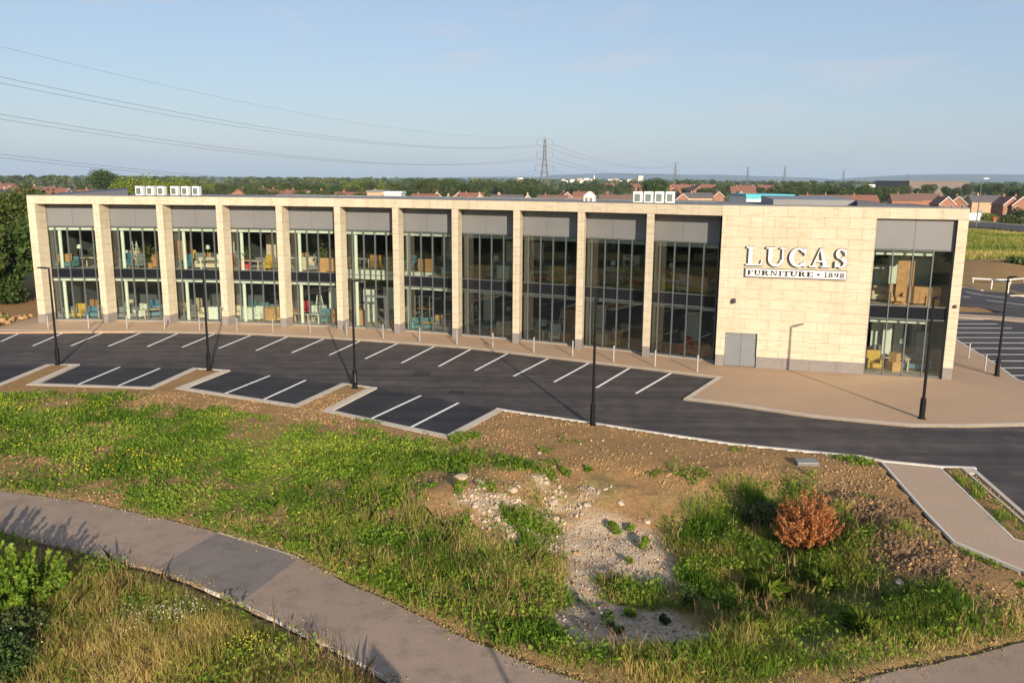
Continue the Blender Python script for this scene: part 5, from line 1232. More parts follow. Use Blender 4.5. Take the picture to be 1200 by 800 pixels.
# flat roofed buildings beyond
def block(name, px0, px1, ytop, Y, dep, wall, roof, lb, cat='building', nwin=0, band=None):
    a = atY(px0, ytop, Y); b = atY(px1, ytop, Y); h = max(a.z, b.z); r = empty(name, (a.x, Y, 0), label=lb, cat=cat); W_ = b.x - a.x
    m_ = MB(); m_.box(0, W_, 0, dep, -.3, h - .4); m_.build('wall', wall, r)
    m_ = MB(); m_.box(-.2, W_ + .2, -.2, dep + .2, h - .397, h); m_.build('roof', roof, r)
    if band: m_ = MB(); m_.box(-.05, W_ + .05, -.12, -.02, h - .95, h - .42); m_.build('fascia', band, r)
    for k in range(nwin): m_ = MB(); x = W_ * (k + .3) / nwin; m_.box(x, x + W_ * .4 / nwin, -.06, -.003, h * .25, h * .55); m_.build('window', 'hglass', r)
    return r
MT['turq'] = pm('turquoise_panel', (.02, .34, .42), .5, 1, .1); MT['shed'] = pm('brown_shed_cladding', (.15, .115, .10), .7, .05, .12, fine=1)
MT['town'] = pm('pale_town_walls', (.55, .48, .42), .8, .1, .1)
block('retail_unit', 875, 930, 228, 175, 14, 'white', 'turq', 'white flat roofed unit with a bright turquoise fascia behind the roof', band='turq')
block('flat_roof_block', 430, 449, 223.2, 200, 10, 'brick_buff', 'panel', 'small tan block with a grey flat roof behind the left half')
block('white_annex', 449.5, 470, 224.6, 200, 8, 'int_white', 'white', 'low white walled block joined to the tan one behind the roof')
block('big_shed', 1066, 1137, 212.3, 640, 60, 'shed', 'shed', 'huge brown clad shed rising above the trees at the right')
block('white_warehouse', 1018, 1048, 216.5, 900, 40, 'white', 'white', 'long low white warehouse roof among trees left of the brown shed')
block('tower_block', 748, 754, 206, 1500, 14, 'town', 'town', 'pale square tower block left of the big dark tree', nwin=2)
rt = random.Random(3)
for k in range(34):
    xp = rt.choice([rt.uniform(606, 632), rt.uniform(655, 700), rt.uniform(655, 742), rt.uniform(700, 745)]); Y = rt.uniform(1700, 2600); yt_ = proj_h(xp) + rt.uniform(-3.2, 1.0)
    if xp > 700: yt_ += .8
    o = block('town_building', xp, xp + rt.uniform(1.5, 7), yt_, Y, 25, rt.choice(['town', 'town', 'white', 'brick_buff']), rt.choice(['town', 'tile_brown', 'white']), 'pale building of the distant town beside the large pylon')
    tag(o, group='buildings of the distant town')
ch = atY(696.5, 206, 2000); o = empty('church_spire', (ch.x, 2000, 0), label='thin white spire rising from the distant town', cat='church')
m_ = MB(); m_.box(-2.5, 2.5, -2.5, 2.5, 0, ch.z - 7); m_.build('tower', 'white', o); m_ = MB(); m_.tube((0, 0, ch.z - 7.0), (0, 0, ch.z + 3), 2.4, .1, 4); m_.build('spire', 'white', o)
# small cabin on the roof
cb_ = at(691, 237.5, HB); cp2 = Vector((cb_.x, cb_.y)) * 1.03; o = empty('roof_cabin', (cp2.x, cp2.y, HB - .06), rz=-.35, label='tiny white gabled cabin on the flat roof left of the four air units', cat='cabin'); o.scale = (.42, .45, .55)
m_ = MB(); m_.box(-.8, .8, -.6, .6, 0, .75); m_.build('wall', 'white', o)
m_ = MB(); m_.v = [(-.9, -.7, .75), (.9, -.7, .75), (0, -.7, 1.35), (-.9, .7, .75), (.9, .7, .75), (0, .7, 1.35)]; m_.f = [(0, 1, 2), (5, 4, 3), (0, 2, 5, 3), (2, 1, 4, 5), (1, 0, 3, 4)]; m_.m = [0] * 5; m_.build('roof', 'white', o)
for x in (-.35, .35): m_ = MB(); m_.box(x - .2, x + .2, -.62, -.603, .15, .6); m_.build('vent', 'panel', o)

# ------------------------------------------------------------------ pylons and wires
def pylon():
    r = empty('electricity_pylon'); Hh = 46.0; lat = MB()
    def hw(z_): return 3.9 * (1 - z_ / 30) + 1.1 * (z_ / 30) if z_ < 30 else 1.1 - .55 * (z_ - 30) / 16
    zz = [0, 8, 15, 21, 26, 30, 33.5, 37, 40.5, 44]
    for sx in (-1, 1):
        for sy in (-1, 1):
            for a, b in zip(zz, zz[1:]): lat.tube((sx * hw(a), sy * hw(a), a), (sx * hw(b), sy * hw(b), b), .24, .2, 4)
    for a, b in zip(zz, zz[1:]):
        for s in (-1, 1):
            lat.tube((-hw(a), s * hw(a), a), (hw(b), s * hw(b), b), .13, .13, 4); lat.tube((hw(a), s * hw(a), a), (-hw(b), s * hw(b), b), .13, .13, 4)
            lat.tube((s * hw(a), -hw(a), a), (s * hw(b), hw(b), b), .13, .13, 4); lat.tube((s * hw(a), hw(a), a), (s * hw(b), -hw(b), b), .13, .13, 4)
        lat.tube((-hw(b), -hw(b), b), (hw(b), -hw(b), b), .13, .13, 4)
    lat.tube((0, 0, 44), (0, 0, 46.5), .3, .1, 4); lat.build('lattice_tower', 'pylon', r)
    for z_, w_ in ((44, 6.5), (34, 6.6), (23.5, 7.4)):
        am = MB()
        for s in (-1, 1):
            am.tube((0, -.8, z_ - .2), (s * w_, 0, z_), .12, .1, 4); am.tube((0, .8, z_ - .2), (s * w_, 0, z_), .12, .1, 4); am.tube((0, 0, z_ + 1.5), (s * w_, 0, z_), .1, .1, 4)
        ao = am.build('crossarm', 'pylon', r)
        for s in (-1, 1): i_ = MB(); i_.tube((s * w_, 0, z_), (s * w_, 0, z_ - 4), .13, .13, 6); i_.build('insulator', 'pylon', ao)
    return r
py0 = pylon(); P1 = atY(638, 212, 690); py0.location = (P1.x, 690, -1); py0.rotation_euler = (0, 0, R(10)); tag(py0, 'tall lattice electricity pylon rising just right of centre, the nearest one', 'pylon', 'pylons of the power line')
PYS = [(791, 190, 'pylon standing right of the big dark tree behind the air units'), (875.7, 195.3, 'third pylon, left of the blue and white unit roof end'), (919, 194.7, 'pylon above the right end of the turquoise roofed unit'), (988, 199, 'smaller pylon over the dark woods right of centre'), (1063, 204, 'smallest pylon, rightmost, left of the brown shed')]
PP = [Vector((P1.x, 690))]
for k, (xp, yt, lb) in enumerate(PYS):
    Y = FL * (45.5 - CAMH) / (proj_h(xp) - yt); p = atY(xp, 212, Y); o = copy_tree(py0); o.location = (p.x, Y, -1); o.rotation_euler = (0, 0, R(8)); tag(o, lb, 'pylon', 'pylons of the power line'); PP.append(Vector((p.x, Y)))
P0 = Vector((-215, 140)); o = copy_tree(py0); o.location = (P0.x, P0.y, -1); o.scale = (1.25, 1.25, 1.3); o.rotation_euler = (0, 0, R(50)); tag(o, 'pylon outside the left edge of the view that carries the near cables', 'pylon', 'pylons of the power line')
zs = [40, 30, 19.5]; ws = [6.5, 6.6, 7.4]
d0 = (Vector((P1.x, 690)) - P0).normalized(); n0 = Vector((d0.y, -d0.x))
def cable(a, b, za, zb, sag, r_, lb, n=40):
    m_ = MB(); pts = []
    for k in range(n + 1):
        t_ = k / n; q = a.lerp(b, t_); pts.append(Vector((q.x, q.y, za + (zb - za) * t_ - sag * 4 * t_ * (1 - t_))))
    m_.path(pts, r_, 4); tag(m_.build('power_cable', 'cable'), lb, 'cable', 'cables of the power line')
c1 = Vector((math.cos(R(10)), math.sin(R(10)))); p1 = Vector((P1.x, 690))
HN = ['upper', 'middle', 'lower']
for k in range(3):
    for s in (-1, 1):
        cable(p1 + c1 * ws[k] * s, P0 + n0 * (4.5 + .4 * k) * s * (1), zs[k] - 1, [56, 44.5, 32][k], 16.5, .065, '%s %s cable sweeping from the nearest pylon to the left edge' % (HN[k], 'far' if s > 0 else 'near'))
        cable(p1 + c1 * ws[k] * s, PP[1] + c1 * ws[k] * s, zs[k] - 1, zs[k] - 1, 11, .085, '%s %s cable between the nearest pylon and the next one right' % (HN[k], 'right' if s > 0 else 'left'))
cable(p1, P0, 45, 66, 15, .04, 'faint thin earth cable above the others at the upper left')
# ------------------------------------------------------------------ low plants, flowers, stones
def pick(n, f, x0, x1, y0, y1):
    X = rng.uniform(x0, x1, n); Y = rng.uniform(y0, y1, n); w_ = f(X, Y); k = rng.uniform(0, 1, n) < w_
    return X[k], Y[k]
def on(X, Y, dz=0.0): return np.stack([X, Y, gh(X, Y) + dz], 1)
# leafy weeds over the lawn
def patchy(s, seed, a, b): return lambda x, y: ss(a, b, fbm(x, y, s, 4, seed))
q1 = patchy(.9, 101, .36, .55)
X, Y = pick(560000, lambda x, y: fgreen(x, y) * (.22 + .7 * q1(x, y)) * (fhard(x, y) < -.05) * np.where(y < 24, 1.0, .8), -34, 4, 17, 44)
hgt = rng.uniform(.02, .16, len(X)) * (.5 + q1(X, Y)); P = on(X, Y); P[:, 2] += hgt
v, f = leaves(P, rng.uniform(.035, .10, len(X)), flat=.0, elong=1.6, up=0)
tn = np.clip(fbm(X, Y, .5, 3, 5) * 1.3 - .25 + rng.normal(size=len(X)) * .2, 0, 1)
o = npmesh('leafy_weeds', v, f, 'leaf_weed', tn); tag(o, 'low bright green weeds spreading over the soil left of the hollow', 'weeds', kind='stuff')
# lush grass in the hollow
q2 = patchy(.7, 111, .34, .55)
X, Y = pick(330000, lambda x, y: fgreen(x, y) * (.15 + .85 * q2(x, y)) * (fhard(x, y) < -.15), -8, 17, 14, 32)
tall = q2(X, Y) * (.5 + .8 * fbm(X, Y, 1.4, 3, 33)); hb = rng.uniform(.08, .34, len(X)) * (.4 + tall)
v, f = blades(on(X, Y, -.02), hb, rng.uniform(.012, .03, len(X)), .5, .5)
tn = np.clip(fbm(X, Y, .6, 4, 6) * 2.3 - .70 + rng.normal(size=len(X)) * .2, 0, 1)
o = npmesh('lush_grass', v, f, 'leaf_lush', tn); tag(o, 'lush green grass filling the hollow and the bank beside the footpath', 'grass', kind='stuff')
X, Y = pick(120000, lambda x, y: fgreen(x, y) * (.1 + .9 * patchy(1.1, 121, .5, .6)(x, y)) * (fhard(x, y) < -.2), -8, 17, 14, 32)
P = on(X, Y); P[:, 2] += rng.uniform(.05, .35, len(X)); v, f = leaves(P, rng.uniform(.03, .08, len(X)), elong=1.8)
o = npmesh('leafy_weeds', v, f, 'leaf_weed', np.clip(rng.normal(.45, .25, len(X)), 0, 1)); tag(o, 'leafy green weeds growing in clumps among the grass of the hollow', 'weeds', kind='stuff')
# dry grass
q3 = patchy(.55, 131, .30, .55)
X, Y = pick(700000, lambda x, y: fdry(x, y) * (.25 + .75 * q3(x, y)) * (fhard(x, y) < -.08), -18, 17, 13.5, 27)
edge_ = np.clip((-fhard(X, Y) - .1) / 1.1, .12, 1); far_ = (X < -.5) * (Y < 24)
hb = rng.uniform(.10, .62, len(X)) * edge_ * (.45 + .75 * fbm(X, Y, .8, 3, 44)) * np.where(X > -1, .75, 1)
v, f = blades(on(X, Y, -.02), hb, rng.uniform(.008, .022, len(X)), .45, .6)
tn = np.clip(fbm(X, Y, .5, 4, 7) * 2.0 - .38 + rng.normal(size=len(X)) * .22, 0, 1)
o = npmesh('dry_grass', v, f, 'leaf_dry', tn); tag(o, 'tall straw coloured grass along both sides of the footpath', 'grass', kind='stuff')
X, Y = pick(110000, lambda x, y: fdry(x, y) * patchy(.9, 141, .48, .62)(x, y) * (fhard(x, y) < -.25), -18, 17, 13.5, 27)
P = on(X, Y); P[:, 2] += rng.uniform(.05, .40, len(X)); v, f = leaves(P, rng.uniform(.03, .08, len(X)), elong=2.2)
o = npmesh('leafy_weeds', v, f, 'leaf_weed', np.clip(rng.normal(.4, .25, len(X)), 0, 1)); tag(o, 'green leafy stems mixed into the dry grass by the footpath', 'weeds', kind='stuff')
# dead stalks standing in the hollow and by the path
X, Y = pick(30000, lambda x, y: np.clip(fgreen(x, y) * (x > -6) * (y < 27) + fdry(x, y), 0, 1) * (fhard(x, y) < -.2) * ss(.5, .62, fbm(x, y, .7, 4, 181)), -18, 17, 13.5, 28)
v, f = blades(on(X, Y, -.02), rng.uniform(.3, .75, len(X)), rng.uniform(.012, .024, len(X)), .5, .4); MT['stalk'] = make_leaf('dead_stalk', [(.16, .09, .04), (.30, .19, .08), (.44, .32, .15)], trans=.2)
o = npmesh('dead_stalks', v, f, 'stalk', rng.uniform(0, 1, len(X))); tag(o, 'brown dead stalks standing among the grass of the hollow', 'stalks', kind='stuff')
# grit and clippings along the edges of the footpath
fpath = sampler(sF); X, Y = rng.uniform(-20, 14, 150000), rng.uniform(14, 30, 150000); dd_ = fpath(X, Y); k = (dd_ > -.12) & (dd_ < .5) & (rng.uniform(0, 1, len(X)) < np.exp(-np.maximum(dd_, 0) / .12) * (.25 + .75 * ss(.4, .6, fbm(X, Y, 1.2, 3, 190)))); X, Y = X[k], Y[k]
P = np.stack([X, Y, np.full(len(X), .006) + rng.uniform(0, .012, len(X))], 1); v, f = leaves(P, rng.uniform(.02, .06, len(X)), flat=0, elong=1.3, up=3.0)
MT['litter'] = make_leaf('path_litter', [(.16, .10, .05), (.34, .24, .13), (.24, .22, .06), (.12, .16, .03)], trans=0); o = npmesh('path_litter', v, f, 'litter', rng.uniform(0, 1, len(X))); tag(o, 'soil crumbs and dry clippings creeping over the footpath edges', 'litter', kind='stuff')
# verge between side path and drain
VG = [(p.x, p.y) for p in px([(1106, 551.5), (1127, 551), (1200, 614), (1230, 640), (1198, 632), (1186, 627)])]
X, Y = rng.uniform(14, 26, 90000), rng.uniform(22, 32, 90000); k = inpoly(X, Y, VG) & (rng.uniform(0, 1, len(X)) < .04 + .4 * patchy(1.2, 151, .5, .6)(X, Y)); X, Y = X[k], Y[k]
v, f = blades(on(X, Y), rng.uniform(.05, .2, len(X)), rng.uniform(.015, .04, len(X)), .6); o = npmesh('verge_grass', v, f, 'leaf_weed', np.clip(rng.normal(.5, .25, len(X)), 0, 1)); tag(o, 'sparse weeds in the narrow verge beside the drain channel', 'grass', kind='stuff')
# weeds dotted over bare soil
X, Y = pick(200000, lambda x, y: (1 - fgreen(x, y)) * (fhard(x, y) < -.3) * ss(.66, .74, fbm(x, y, .55, 4, 161)) * (y > 20), -30, 22, 20, 38)
P = on(X, Y); P[:, 2] += rng.uniform(.0, .12, len(X)); v, f = leaves(P, rng.uniform(.04, .11, len(X)), elong=1.5); o = npmesh('soil_weeds', v, f, 'leaf_weed', np.clip(rng.normal(.35, .22, len(X)), 0, 1)); tag(o, 'scattered small green weeds dotted over the bare soil bank', 'weeds', kind='stuff')
# flowers
q4 = patchy(.35, 171, .38, .62)
X, Y = pick(52000, lambda x, y: fgreen(x, y) * q4(x, y) * ss(.35, .6, fbm(x, y, 1.3, 3, 172)) * (fhard(x, y) < -.2) * np.where(x > -2.0, .06, 1), -32, 6, 18, 42)
P = on(X, Y); P[:, 2] += rng.uniform(.12, .28, len(X)); v, f = leaves(P, rng.uniform(.035, .07, len(X)), flat=.5, elong=1.0, up=.9); o = npmesh('yellow_wildflowers', v, f, 'petal_yellow', rng.uniform(0, 1, len(X))); tag(o, 'tiny yellow wildflowers dotted over the green weeds', 'wildflowers', kind='stuff')
def cluster(cx, cy, rx_, ry_, n, h0, h1, size, mat, name, lb, cat='wildflowers'):
    c = gpt(cx, cy); a = rng.normal(size=(n, 2)) * .5; X = c.x + a[:, 0] * rx_; Y = c.y + a[:, 1] * ry_; P = on(X, Y); P[:, 2] += rng.uniform(h0, h1, n)
    v, f = leaves(P, rng.uniform(.7, 1.3, n) * size, flat=.5, elong=1.0, up=.9); o = npmesh(name, v, f, mat, rng.uniform(0, 1, n)); tag(o, lb, cat, kind='stuff')
cluster(172, 737, .9, .8, 170, .3, .5, .03, 'petal_white', 'white_wildflowers', 'patch of white daisy like flowers in the tall grass at the lower left')
cluster(215, 728, .7, .6, 110, .3, .5, .03, 'petal_white', 'white_wildflowers', 'smaller patch of white flowers beside the larger one in the grass')
cluster(300, 775, .6, .5, 110, .35, .6, .032, 'petal_yellow', 'yellow_ragwort', 'patch of yellow flower heads in dry grass near the path')
cluster(10, 775, .8, .6, 60, .4, .7, .035, 'petal_white', 'white_wildflowers', 'few white flowers in the shaded grass at the bottom left corner')
# bushes and single plants
def bush(name, px_, h, w_, mat, n, leaf, lb, seed, elong=1.5, stems=12, cat='bush', lobes=9, prot=None):
    c = gpt(*px_); r = empty(name, tuple(c), label=lb, cat=cat); g = np.random.default_rng(seed)
    P, T = crown(n, w_ / 2, h * .5, h * .52, lobes, leaf, seed); P[:, 2] = np.maximum(P[:, 2], .03); P[:, 2] *= h / P[:, 2].max()
    v, f = leaves(P, g.uniform(.6, 1.4, len(P)) * leaf, elong=elong); npmesh('foliage', v, f, mat, T, r)
    m_ = MB(); gg = random.Random(seed)
    for k in range(stems):
        a = gg.uniform(0, 6.28); l_ = gg.uniform(.2, .48) * w_; z_ = h * gg.uniform(.6, .98); m_.tube((0, 0, -.05), (math.cos(a) * l_ * .5, math.sin(a) * l_ * .5, z_ * .6), .015 + h * .006, .01, 5); m_.tube((math.cos(a) * l_ * .5, math.sin(a) * l_ * .5, z_ * .6), (math.cos(a) * l_, math.sin(a) * l_, z_), .01, .004, 4)
    m_.build('stems', 'bark', r); return r
def shoots(name, px_, h, w_, mat, nb, leaf, lb, seed, per=70, rag=0.0):
    """leafy bush made of upright leafy shoots"""
    c = gpt(*px_); r = empty(name, tuple(c), label=lb, cat='bush'); g = np.random.default_rng(seed); Ps = []; T = []; m_ = MB()
    for k in range(nb):
        a = g.uniform(0, 2 * PI); l_ = g.uniform(.0, 1) ** .6 * w_ * .5; l_ *= 1 + rag * g.uniform(-.5, .35); tip = np.array([math.cos(a) * l_, math.sin(a) * l_, h * g.uniform(.5 - .25 * rag, 1.0 + .15 * rag) * (1.05 - .45 * (l_ / (w_ * .5)) ** 2)]); b0_ = np.array([math.cos(a) * l_ * .25, math.sin(a) * l_ * .25, 0])
        tt_ = g.uniform(.25, 1, per)[:, None]; p = b0_ + (tip - b0_) * tt_ + g.normal(size=(per, 3)) * .075 * (1.25 - tt_); Ps.append(p); T.append(np.clip(g.uniform(.2, .8) + g.normal(size=per) * .2 + (tt_[:, 0] - .6) * .3, 0, 1))
        m_.tube(tuple(b0_), tuple(tip), .014, .005, 4)
    P = np.concatenate(Ps); P[:, 2] = np.maximum(.02, P[:, 2]); v, f = leaves(P, g.uniform(.6, 1.3, len(P)) * leaf, elong=1.7); npmesh('foliage', v, f, mat, np.concatenate(T), r); m_.build('stems', 'bark', r); return r
shoots('leafy_bush', (26, 712), 1.75, 2.5, 'leaf_bush', 70, .075, 'bright yellow green bush beside the footpath at the lower left', 5, 110)
shoots('leafy_bush', (-45, 700), 1.9, 2.4, 'leaf_bush', 50, .075, 'bright bush cut by the left edge of the view', 6, 110)
bush('bramble_bush', (12, 752), .8, 1.8, 'leaf_mid', 4000, .06, 'green bramble patch below the bright bush in the left corner', 7)
bush('bramble_bush', (0, 795), .9, 2.2, 'leaf_dark', 5000, .06, 'dark shaded bramble in the bottom left corner', 8)
# rust coloured dead shrub: fine upright twigs
def twiggy(px_, h, w_, lb):
    c = gpt(*px_); r = empty('rust_shrub', tuple(c), label=lb, cat='shrub'); g = np.random.default_rng(9)
    n = 3600; a = g.uniform(0, 2 * PI, n); q = g.uniform(0, 1, n) ** .5; hh = h * np.sqrt(np.clip(1 - q ** 2 * .85, .05, 1)) * g.uniform(.35, 1.12, n) * (1 + .16 * np.sin(a * 3 + 1) * q + .10 * np.sin(a * 7)); tip = np.stack([np.cos(a) * q * w_ / 2, np.sin(a) * q * w_ / 2, hh], 1)
    L_ = g.uniform(.12, .3, n)[:, None]; dirn = tip / np.linalg.norm(tip, axis=1)[:, None]; dirn = dirn + g.normal(size=(n, 3)) * .35; dirn /= np.linalg.norm(dirn, axis=1)[:, None]
    s = g.normal(size=(n, 3)); s -= (s * dirn).sum(1)[:, None] * dirn; s /= np.linalg.norm(s, axis=1)[:, None]; s *= .008; b0_ = tip - dirn * L_
    v = np.stack([b0_ - s, b0_ + s, tip + s * .4, tip - s * .4], 1).reshape(-1, 3); f = np.arange(4 * n).reshape(n, 4); npmesh('twigs', v, f, 'leaf_rust', np.clip(g.normal(.5, .25, n), 0, 1), r)
    P = tip - dirn * L_ * g.uniform(0, 1, (n, 1)) + g.normal(size=(n, 3)) * .02; v, f = leaves(P, g.uniform(.02, .06, n), elong=1.8); npmesh('dead_leaves', v, f, 'leaf_rust', np.clip(g.normal(.55, .25, n), 0, 1), r)
    m_ = MB(); gg = random.Random(3)
    for k in range(40): a_ = gg.uniform(0, 6.28); l_ = gg.uniform(.05, .85) * w_ / 2; m_.tube((0, 0, -.05), (math.cos(a_) * l_, math.sin(a_) * l_, h * .85 * math.sqrt(max(.1, 1 - (2 * l_ / w_) ** 2 * .8))), .02, .006, 4)
    m_.build('stems', 'bark', r)
shoots('rust_shrub', (945, 642), 1.85, 2.3, 'leaf_rust', 300, .038, 'rounded rust orange dried shrub in the hollow below the road', 9, 75, .5)
bush('weed_clump', (895, 612), .8, 1.6, 'leaf_mid', 2200, .06, 'dark brownish green weed clump left of the rust coloured shrub', 12)
SB = [((755, 642), .42, .62, 'leaf_weed', 'round green bush on the pale gravel, right of two'), ((719, 625), .42, .60, 'leaf_weed', 'round green bush on the pale gravel, left of two'), ((738, 622), .26, .4, 'leaf_weed', 'small green bush between the two round ones on gravel'),
      ((716, 733), .42, .50, 'leaf_dark', 'dark green bush at the shaded lower end of the gravel'), ((724, 741), .22, .35, 'leaf_dark', 'small dark bush touching the shaded lower bush'), ((740, 722), .28, .5, 'leaf_weed', 'bright low plant on the gravel below the grassy islet'),
      ((738, 660), .22, .3, 'leaf_weed', 'tiny weed in the middle of the gravel'), ((779, 730), .26, .4, 'leaf_dark', 'small dark weed on the shaded gravel at the right'), ((540, 578), .5, .5, 'leaf_weed', 'green weed on top of the pale rubble heap'), ((660, 555), .3, .4, 'leaf_weed', 'small weed on the bare slope above the rubble'),
      ((690, 552), .25, .4, 'leaf_weed', 'tiny weed higher on the bare slope under the lamp post'), ((805, 706), .5, .9, 'leaf_dark', 'dark leafy weed at the right end of the grassy islet'), ((668, 560), .3, .3, 'leaf_weed', 'short weed next to another on the bare slope')]
for k, (q, h, w_, mt, lb) in enumerate(SB): bush('small_bush', q, h, w_, mt, 700, .045, lb, 40 + k, stems=5, lobes=6, cat='bush')
def tussock(px_, h, w_, n, mat, lb, seed):
    c = gpt(*px_); g = np.random.default_rng(seed); n_ = n; th = g.uniform(0, 2 * PI, n_); out = g.uniform(.15, 1, n_); d_ = np.stack([np.cos(th), np.sin(th), np.zeros(n_)], 1)
    b0_ = d_ * .08; L_ = h * .75 * g.uniform(.4, 1.15, n_)[:, None]; up = np.array([0, 0, 1.0]); mid = b0_ + up * L_ * .65 + d_ * (out * w_ * .25)[:, None]; tip = b0_ + up * L_ * (1 - .35 * out[:, None]) + d_ * (out * w_ * .6)[:, None]
    s = np.stack([-np.sin(th), np.cos(th), np.zeros(n_)], 1) * .005; v = np.stack([b0_ - s, b0_ + s, mid + s, tip, mid - s], 1).reshape(-1, 3); f = np.arange(5 * n_).reshape(n_, 5)
    o = npmesh('grass_tussock', v, f, 'leaf_lush', np.clip(g.normal(.5, .25, n_), 0, 1)); o.location = tuple(c); tag(o, lb, 'grass tuft'); return o
tussock((897, 702), 1.0, 1.2, 420, 'leaf_dry', 'tall fountain shaped grass tuft in the middle of the hollow', 1)
tussock((880, 742), .7, .8, 240, 'leaf_dry', 'reddish dry grass tuft near the bottom of the hollow', 2)
tussock((1010, 740), .8, .9, 260, 'leaf_dry', 'dry grass tuft near the lower right path edge', 3)
tussock((960, 690), .8, .9, 260, 'leaf_dry', 'pale seed headed grass tuft right of the fountain shaped one', 4)
# stones
def stones(n, f, box_, s0, s1, mat, name, lb, seed, sink=.3):
    g = np.random.default_rng(seed); X = g.uniform(box_[0], box_[1], n); Y = g.uniform(box_[2], box_[3], n); k = g.uniform(0, 1, n) < f(X, Y); X, Y = X[k], Y[k]; n = len(X)
    base = np.array([[-1, -1, -1], [1, -1, -1], [1, 1, -1], [-1, 1, -1], [-.7, -.7, .8], [.7, -.7, .8], [.7, .7, .8], [-.7, .7, .8]]) * .5
    s = s0 + (s1 - s0) * g.uniform(0, 1, n) ** 3; V_ = base[None] * (1 + .35 * g.normal(size=(n, 8, 3))) * (s[:, None, None] * g.uniform(.6, 1.3, (n, 1, 3)))
    a = g.uniform(0, 6.28, n); ca, sa = np.cos(a), np.sin(a); x_ = V_[..., 0] * ca[:, None] - V_[..., 1] * sa[:, None]; y_ = V_[..., 0] * sa[:, None] + V_[..., 1] * ca[:, None]
    V_ = np.stack([x_ + X[:, None], y_ + Y[:, None], V_[..., 2] + (gh(X, Y) + s * (.5 - sink))[:, None]], -1).reshape(-1, 3)
    F0 = np.array([[3, 2, 1, 0], [4, 5, 6, 7], [0, 1, 5, 4], [1, 2, 6, 5], [2, 3, 7, 6], [3, 0, 4, 7]]); F_a = (F0[None] + 8 * np.arange(n)[:, None, None]).reshape(-1, 4)
    o = npmesh(name, V_, F_a, mat); tag(o, lb, 'stones' if 'ston' in name or 'rubble' in name else 'clods', kind='stuff'); return o
fgrav2 = sampler(grav2 * (1 - grav)); fs_ = lambda x, y: (1 - np.clip(fgreen(x, y) + fdry(x, y), 0, 1)) * (fhard(x, y) < -.25)
fdarksoil = sampler(A_darksoil); MT['dclod'] = pm('dark_clod', (.15, .09, .045), .95, 2, .4, .5)
MT['clod'] = pm('soil_clod', (.34, .205, .092), .95, 2, .4, .5)
stones(110000, lambda x, y: fs_(x, y) * (1 - fgrav(x, y)) * (.12 + .88 * ss(.42, .62, fbm(x, y, .5, 3, 200))), (-30, 22, 16, 42), .02, .085, 'clod', 'soil_clods', 'rough brown clods of soil covering the bare bank', 1)
stones(6000, lambda x, y: fs_(x, y) * .30, (-30, 22, 16, 42), .025, .08, 'rock', 'small_stones', 'small pale stones scattered over the brown soil', 2)
rub = lambda x, y: fs_(x, y) * np.clip(fgrav2(x, y) * 1.3, 0, 1)
stones(9000, rub, (-5, 8, 22, 30), .03, .15, 'rock', 'pale_rubble', 'heap of pale rubble along the north side of the hollow', 3, .2)
stones(5000, lambda x, y: fs_(x, y) * np.clip(fgrav(x, y), 0, 1), (-5, 10, 16, 30), .02, .09, 'clod', 'soil_clods', 'brown clods lying on the pale gravel floor', 8, .2)
stones(16000, lambda x, y: fs_(x, y) * np.clip(fgrav(x, y), 0, 1), (-5, 10, 16, 30), .015, .06, 'rock', 'gravel_stones', 'fine pale gravel on the floor of the hollow', 4, .1)
stones(16000, lambda x, y: np.clip(fdarksoil(x, y), 0, 1) * (fgreen(x, y) < .5), (6, 18, 17, 28), .03, .13, 'dclod', 'soil_clods', 'large dark clods of earth on the bank right of the rust shrub', 12, .35)
def rock(px_, s, lb, seed):
    c = gpt(*px_); bm = bmesh.new(); bmesh.ops.create_icosphere(bm, subdivisions=2, radius=s); g = random.Random(seed)
    for v_ in bm.verts: v_.co *= 1 + g.uniform(-.28, .2); v_.co.z *= .65; v_.co.x *= 1.2
    me = bpy.data.meshes.new('boulder'); bm.to_mesh(me); bm.free(); me.materials.append(MT['rock']); s *= .65
    for v_ in me.vertices: v_.co *= .65
    o = bpy.data.objects.new('boulder', me); C.objects.link(o); o.location = (c.x, c.y, c.z + s * .25); o.rotation_euler = (0, 0, g.uniform(0, 6)); tag(o, lb, 'rock', 'single pale rocks')
for k, (q, s, lb) in enumerate([((871, 647), .26, 'pale rock in green grass right of the gravel'), ((905, 658), .2, 'pale rock nearest below the rust shrub in the grass'), ((688, 592), .22, 'white rock beside the pointed one above the gravel'), ((727, 590), .22, 'pointed white rock above the gravel'), ((632, 531), .14, 'white rock alone on the upper soil slope'), ((976, 599), .18, 'white stone right of the rust coloured shrub'),
    ((540, 560), .3, 'large pale rock at the top of the left rubble heap'), ((600, 575), .28, 'large pale rock in the middle of the rubble'), ((562, 566), .26, 'pale rock right of the topmost one on the left heap'), ((648, 590), .25, 'pale rock at the right end of the rubble heap'), ((758, 612), .22, 'tan rock at the grass edge above the gravel'), ((1054, 683), .2, 'grey rock in soil at the right bank')]): rock(q, s, lb, 60 + k)
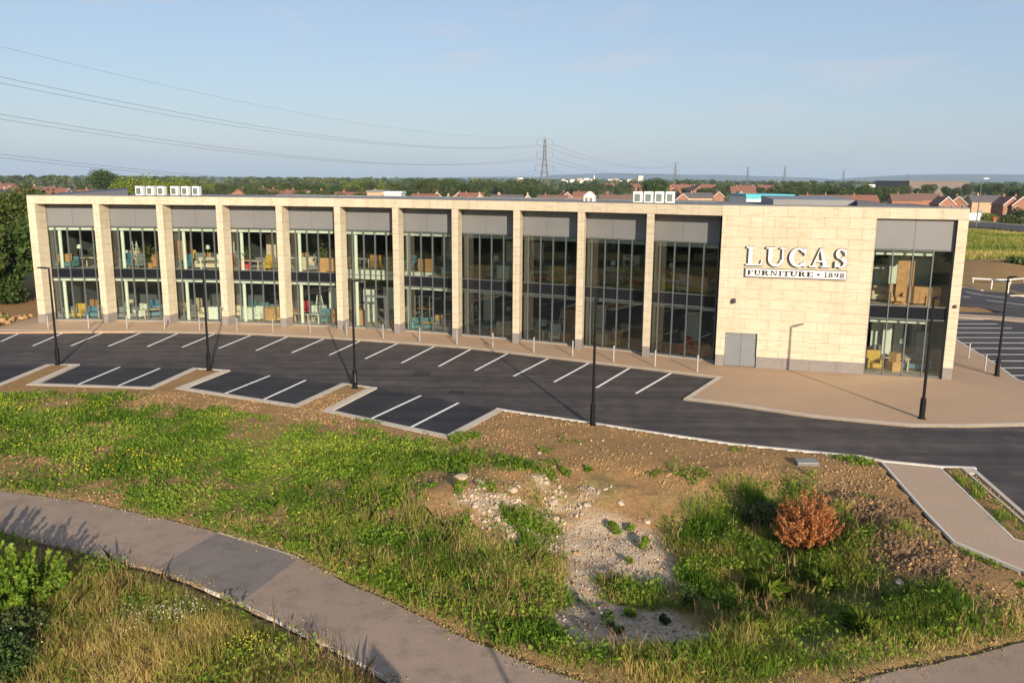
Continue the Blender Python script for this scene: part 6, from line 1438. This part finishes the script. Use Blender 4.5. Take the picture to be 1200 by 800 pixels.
# rubble and weeds at the left corner of the pavement, rough grass of the right-hand field
stones(500, lambda x, y: 1.0 * (fhard(x, y) < -.3), (-46, -38, 60, 66), .1, .5, 'clod', 'soil_rubble', 'lumps of earth and stone heaped left of the building', 5, .2)
X = rng.uniform(-45, -37, 5000); Y = rng.uniform(60, 64, 5000); k = (fhard(X, Y) < -.3) & (fbm(X, Y, .5, 3, 300) > .5); X, Y = X[k], Y[k]; P = on(X, Y); P[:, 2] += rng.uniform(0, .4, len(X)); v, f = leaves(P, rng.uniform(.08, .2, len(X))); o = npmesh('leafy_weeds', v, f, 'leaf_light', rng.uniform(0, 1, len(X))); tag(o, 'yellowish weeds on the earth heap left of the building', 'weeds', kind='stuff')
FLD = [(p.x, p.y) for p in px([(1090, 268), (1200, 274), (1300, 284), (1320, 312), (1200, 306), (1100, 303)])]
X, Y = rng.uniform(60, 190, 230000), rng.uniform(105, 240, 230000); k = inpoly(X, Y, FLD); X, Y = X[k], Y[k]
hb = rng.uniform(.3, .9, len(X)) * (.35 + 1.1 * fbm(X, Y, .12, 3, 310)); v, f = blades(on(X, Y), hb, rng.uniform(.08, .2, len(X)), .5)
o = npmesh('rough_grass', v, f, 'leaf_dry', np.clip(fbm(X, Y, .09, 4, 311) * 1.7 - .55 + rng.normal(size=len(X)) * .15, 0, 1)); tag(o, 'rough meadow grass between the brown spoil bank and the far road', 'grass', kind='stuff')
for k, (q, h, w_, n, lb) in enumerate([((1160, 258), 2.2, 8, 2500, 'green bush beside the far road right of the street lamp'), ((1185, 262), 2.6, 8, 2000, 'low bush next to the road at the right'), ((1198, 259), 3.8, 9, 2200, 'darker bush at the right frame edge by the road'), ((1204, 310), .9, 5, 1500, 'bright green shrub on the brown bank at the right edge')]):
    c = at(*q); o = bush('roadside_bush', q, h, w_, 'leaf_mid' if k else 'leaf_light', n, .35, lb, 70 + k, stems=5)
# ------------------------------------------------------------------ air
hz = MB(); hz.box(-19000, 19000, -1500, 19500, -12, 260); ho = hz.build('haze', 'white'); ho.data.materials.clear()
m = bpy.data.materials.new('haze'); m.use_nodes = True; nt = m.node_tree; nt.nodes.clear(); out = nt.nodes.new('ShaderNodeOutputMaterial'); pv = nt.nodes.new('ShaderNodeVolumePrincipled')
pv.inputs['Density'].default_value = HAZE; pv.inputs['Color'].default_value = (.60, .78, 1.0, 1); pv.inputs['Anisotropy'].default_value = 0.0; nt.links.new(pv.outputs[0], out.inputs['Volume']); ho.data.materials.append(m); tag(ho, kind='stuff')
tag(ho, 'thin bluish evening haze over the whole plain', 'haze')
print('trees in belt', cnt, 'objects', len(bpy.data.objects))
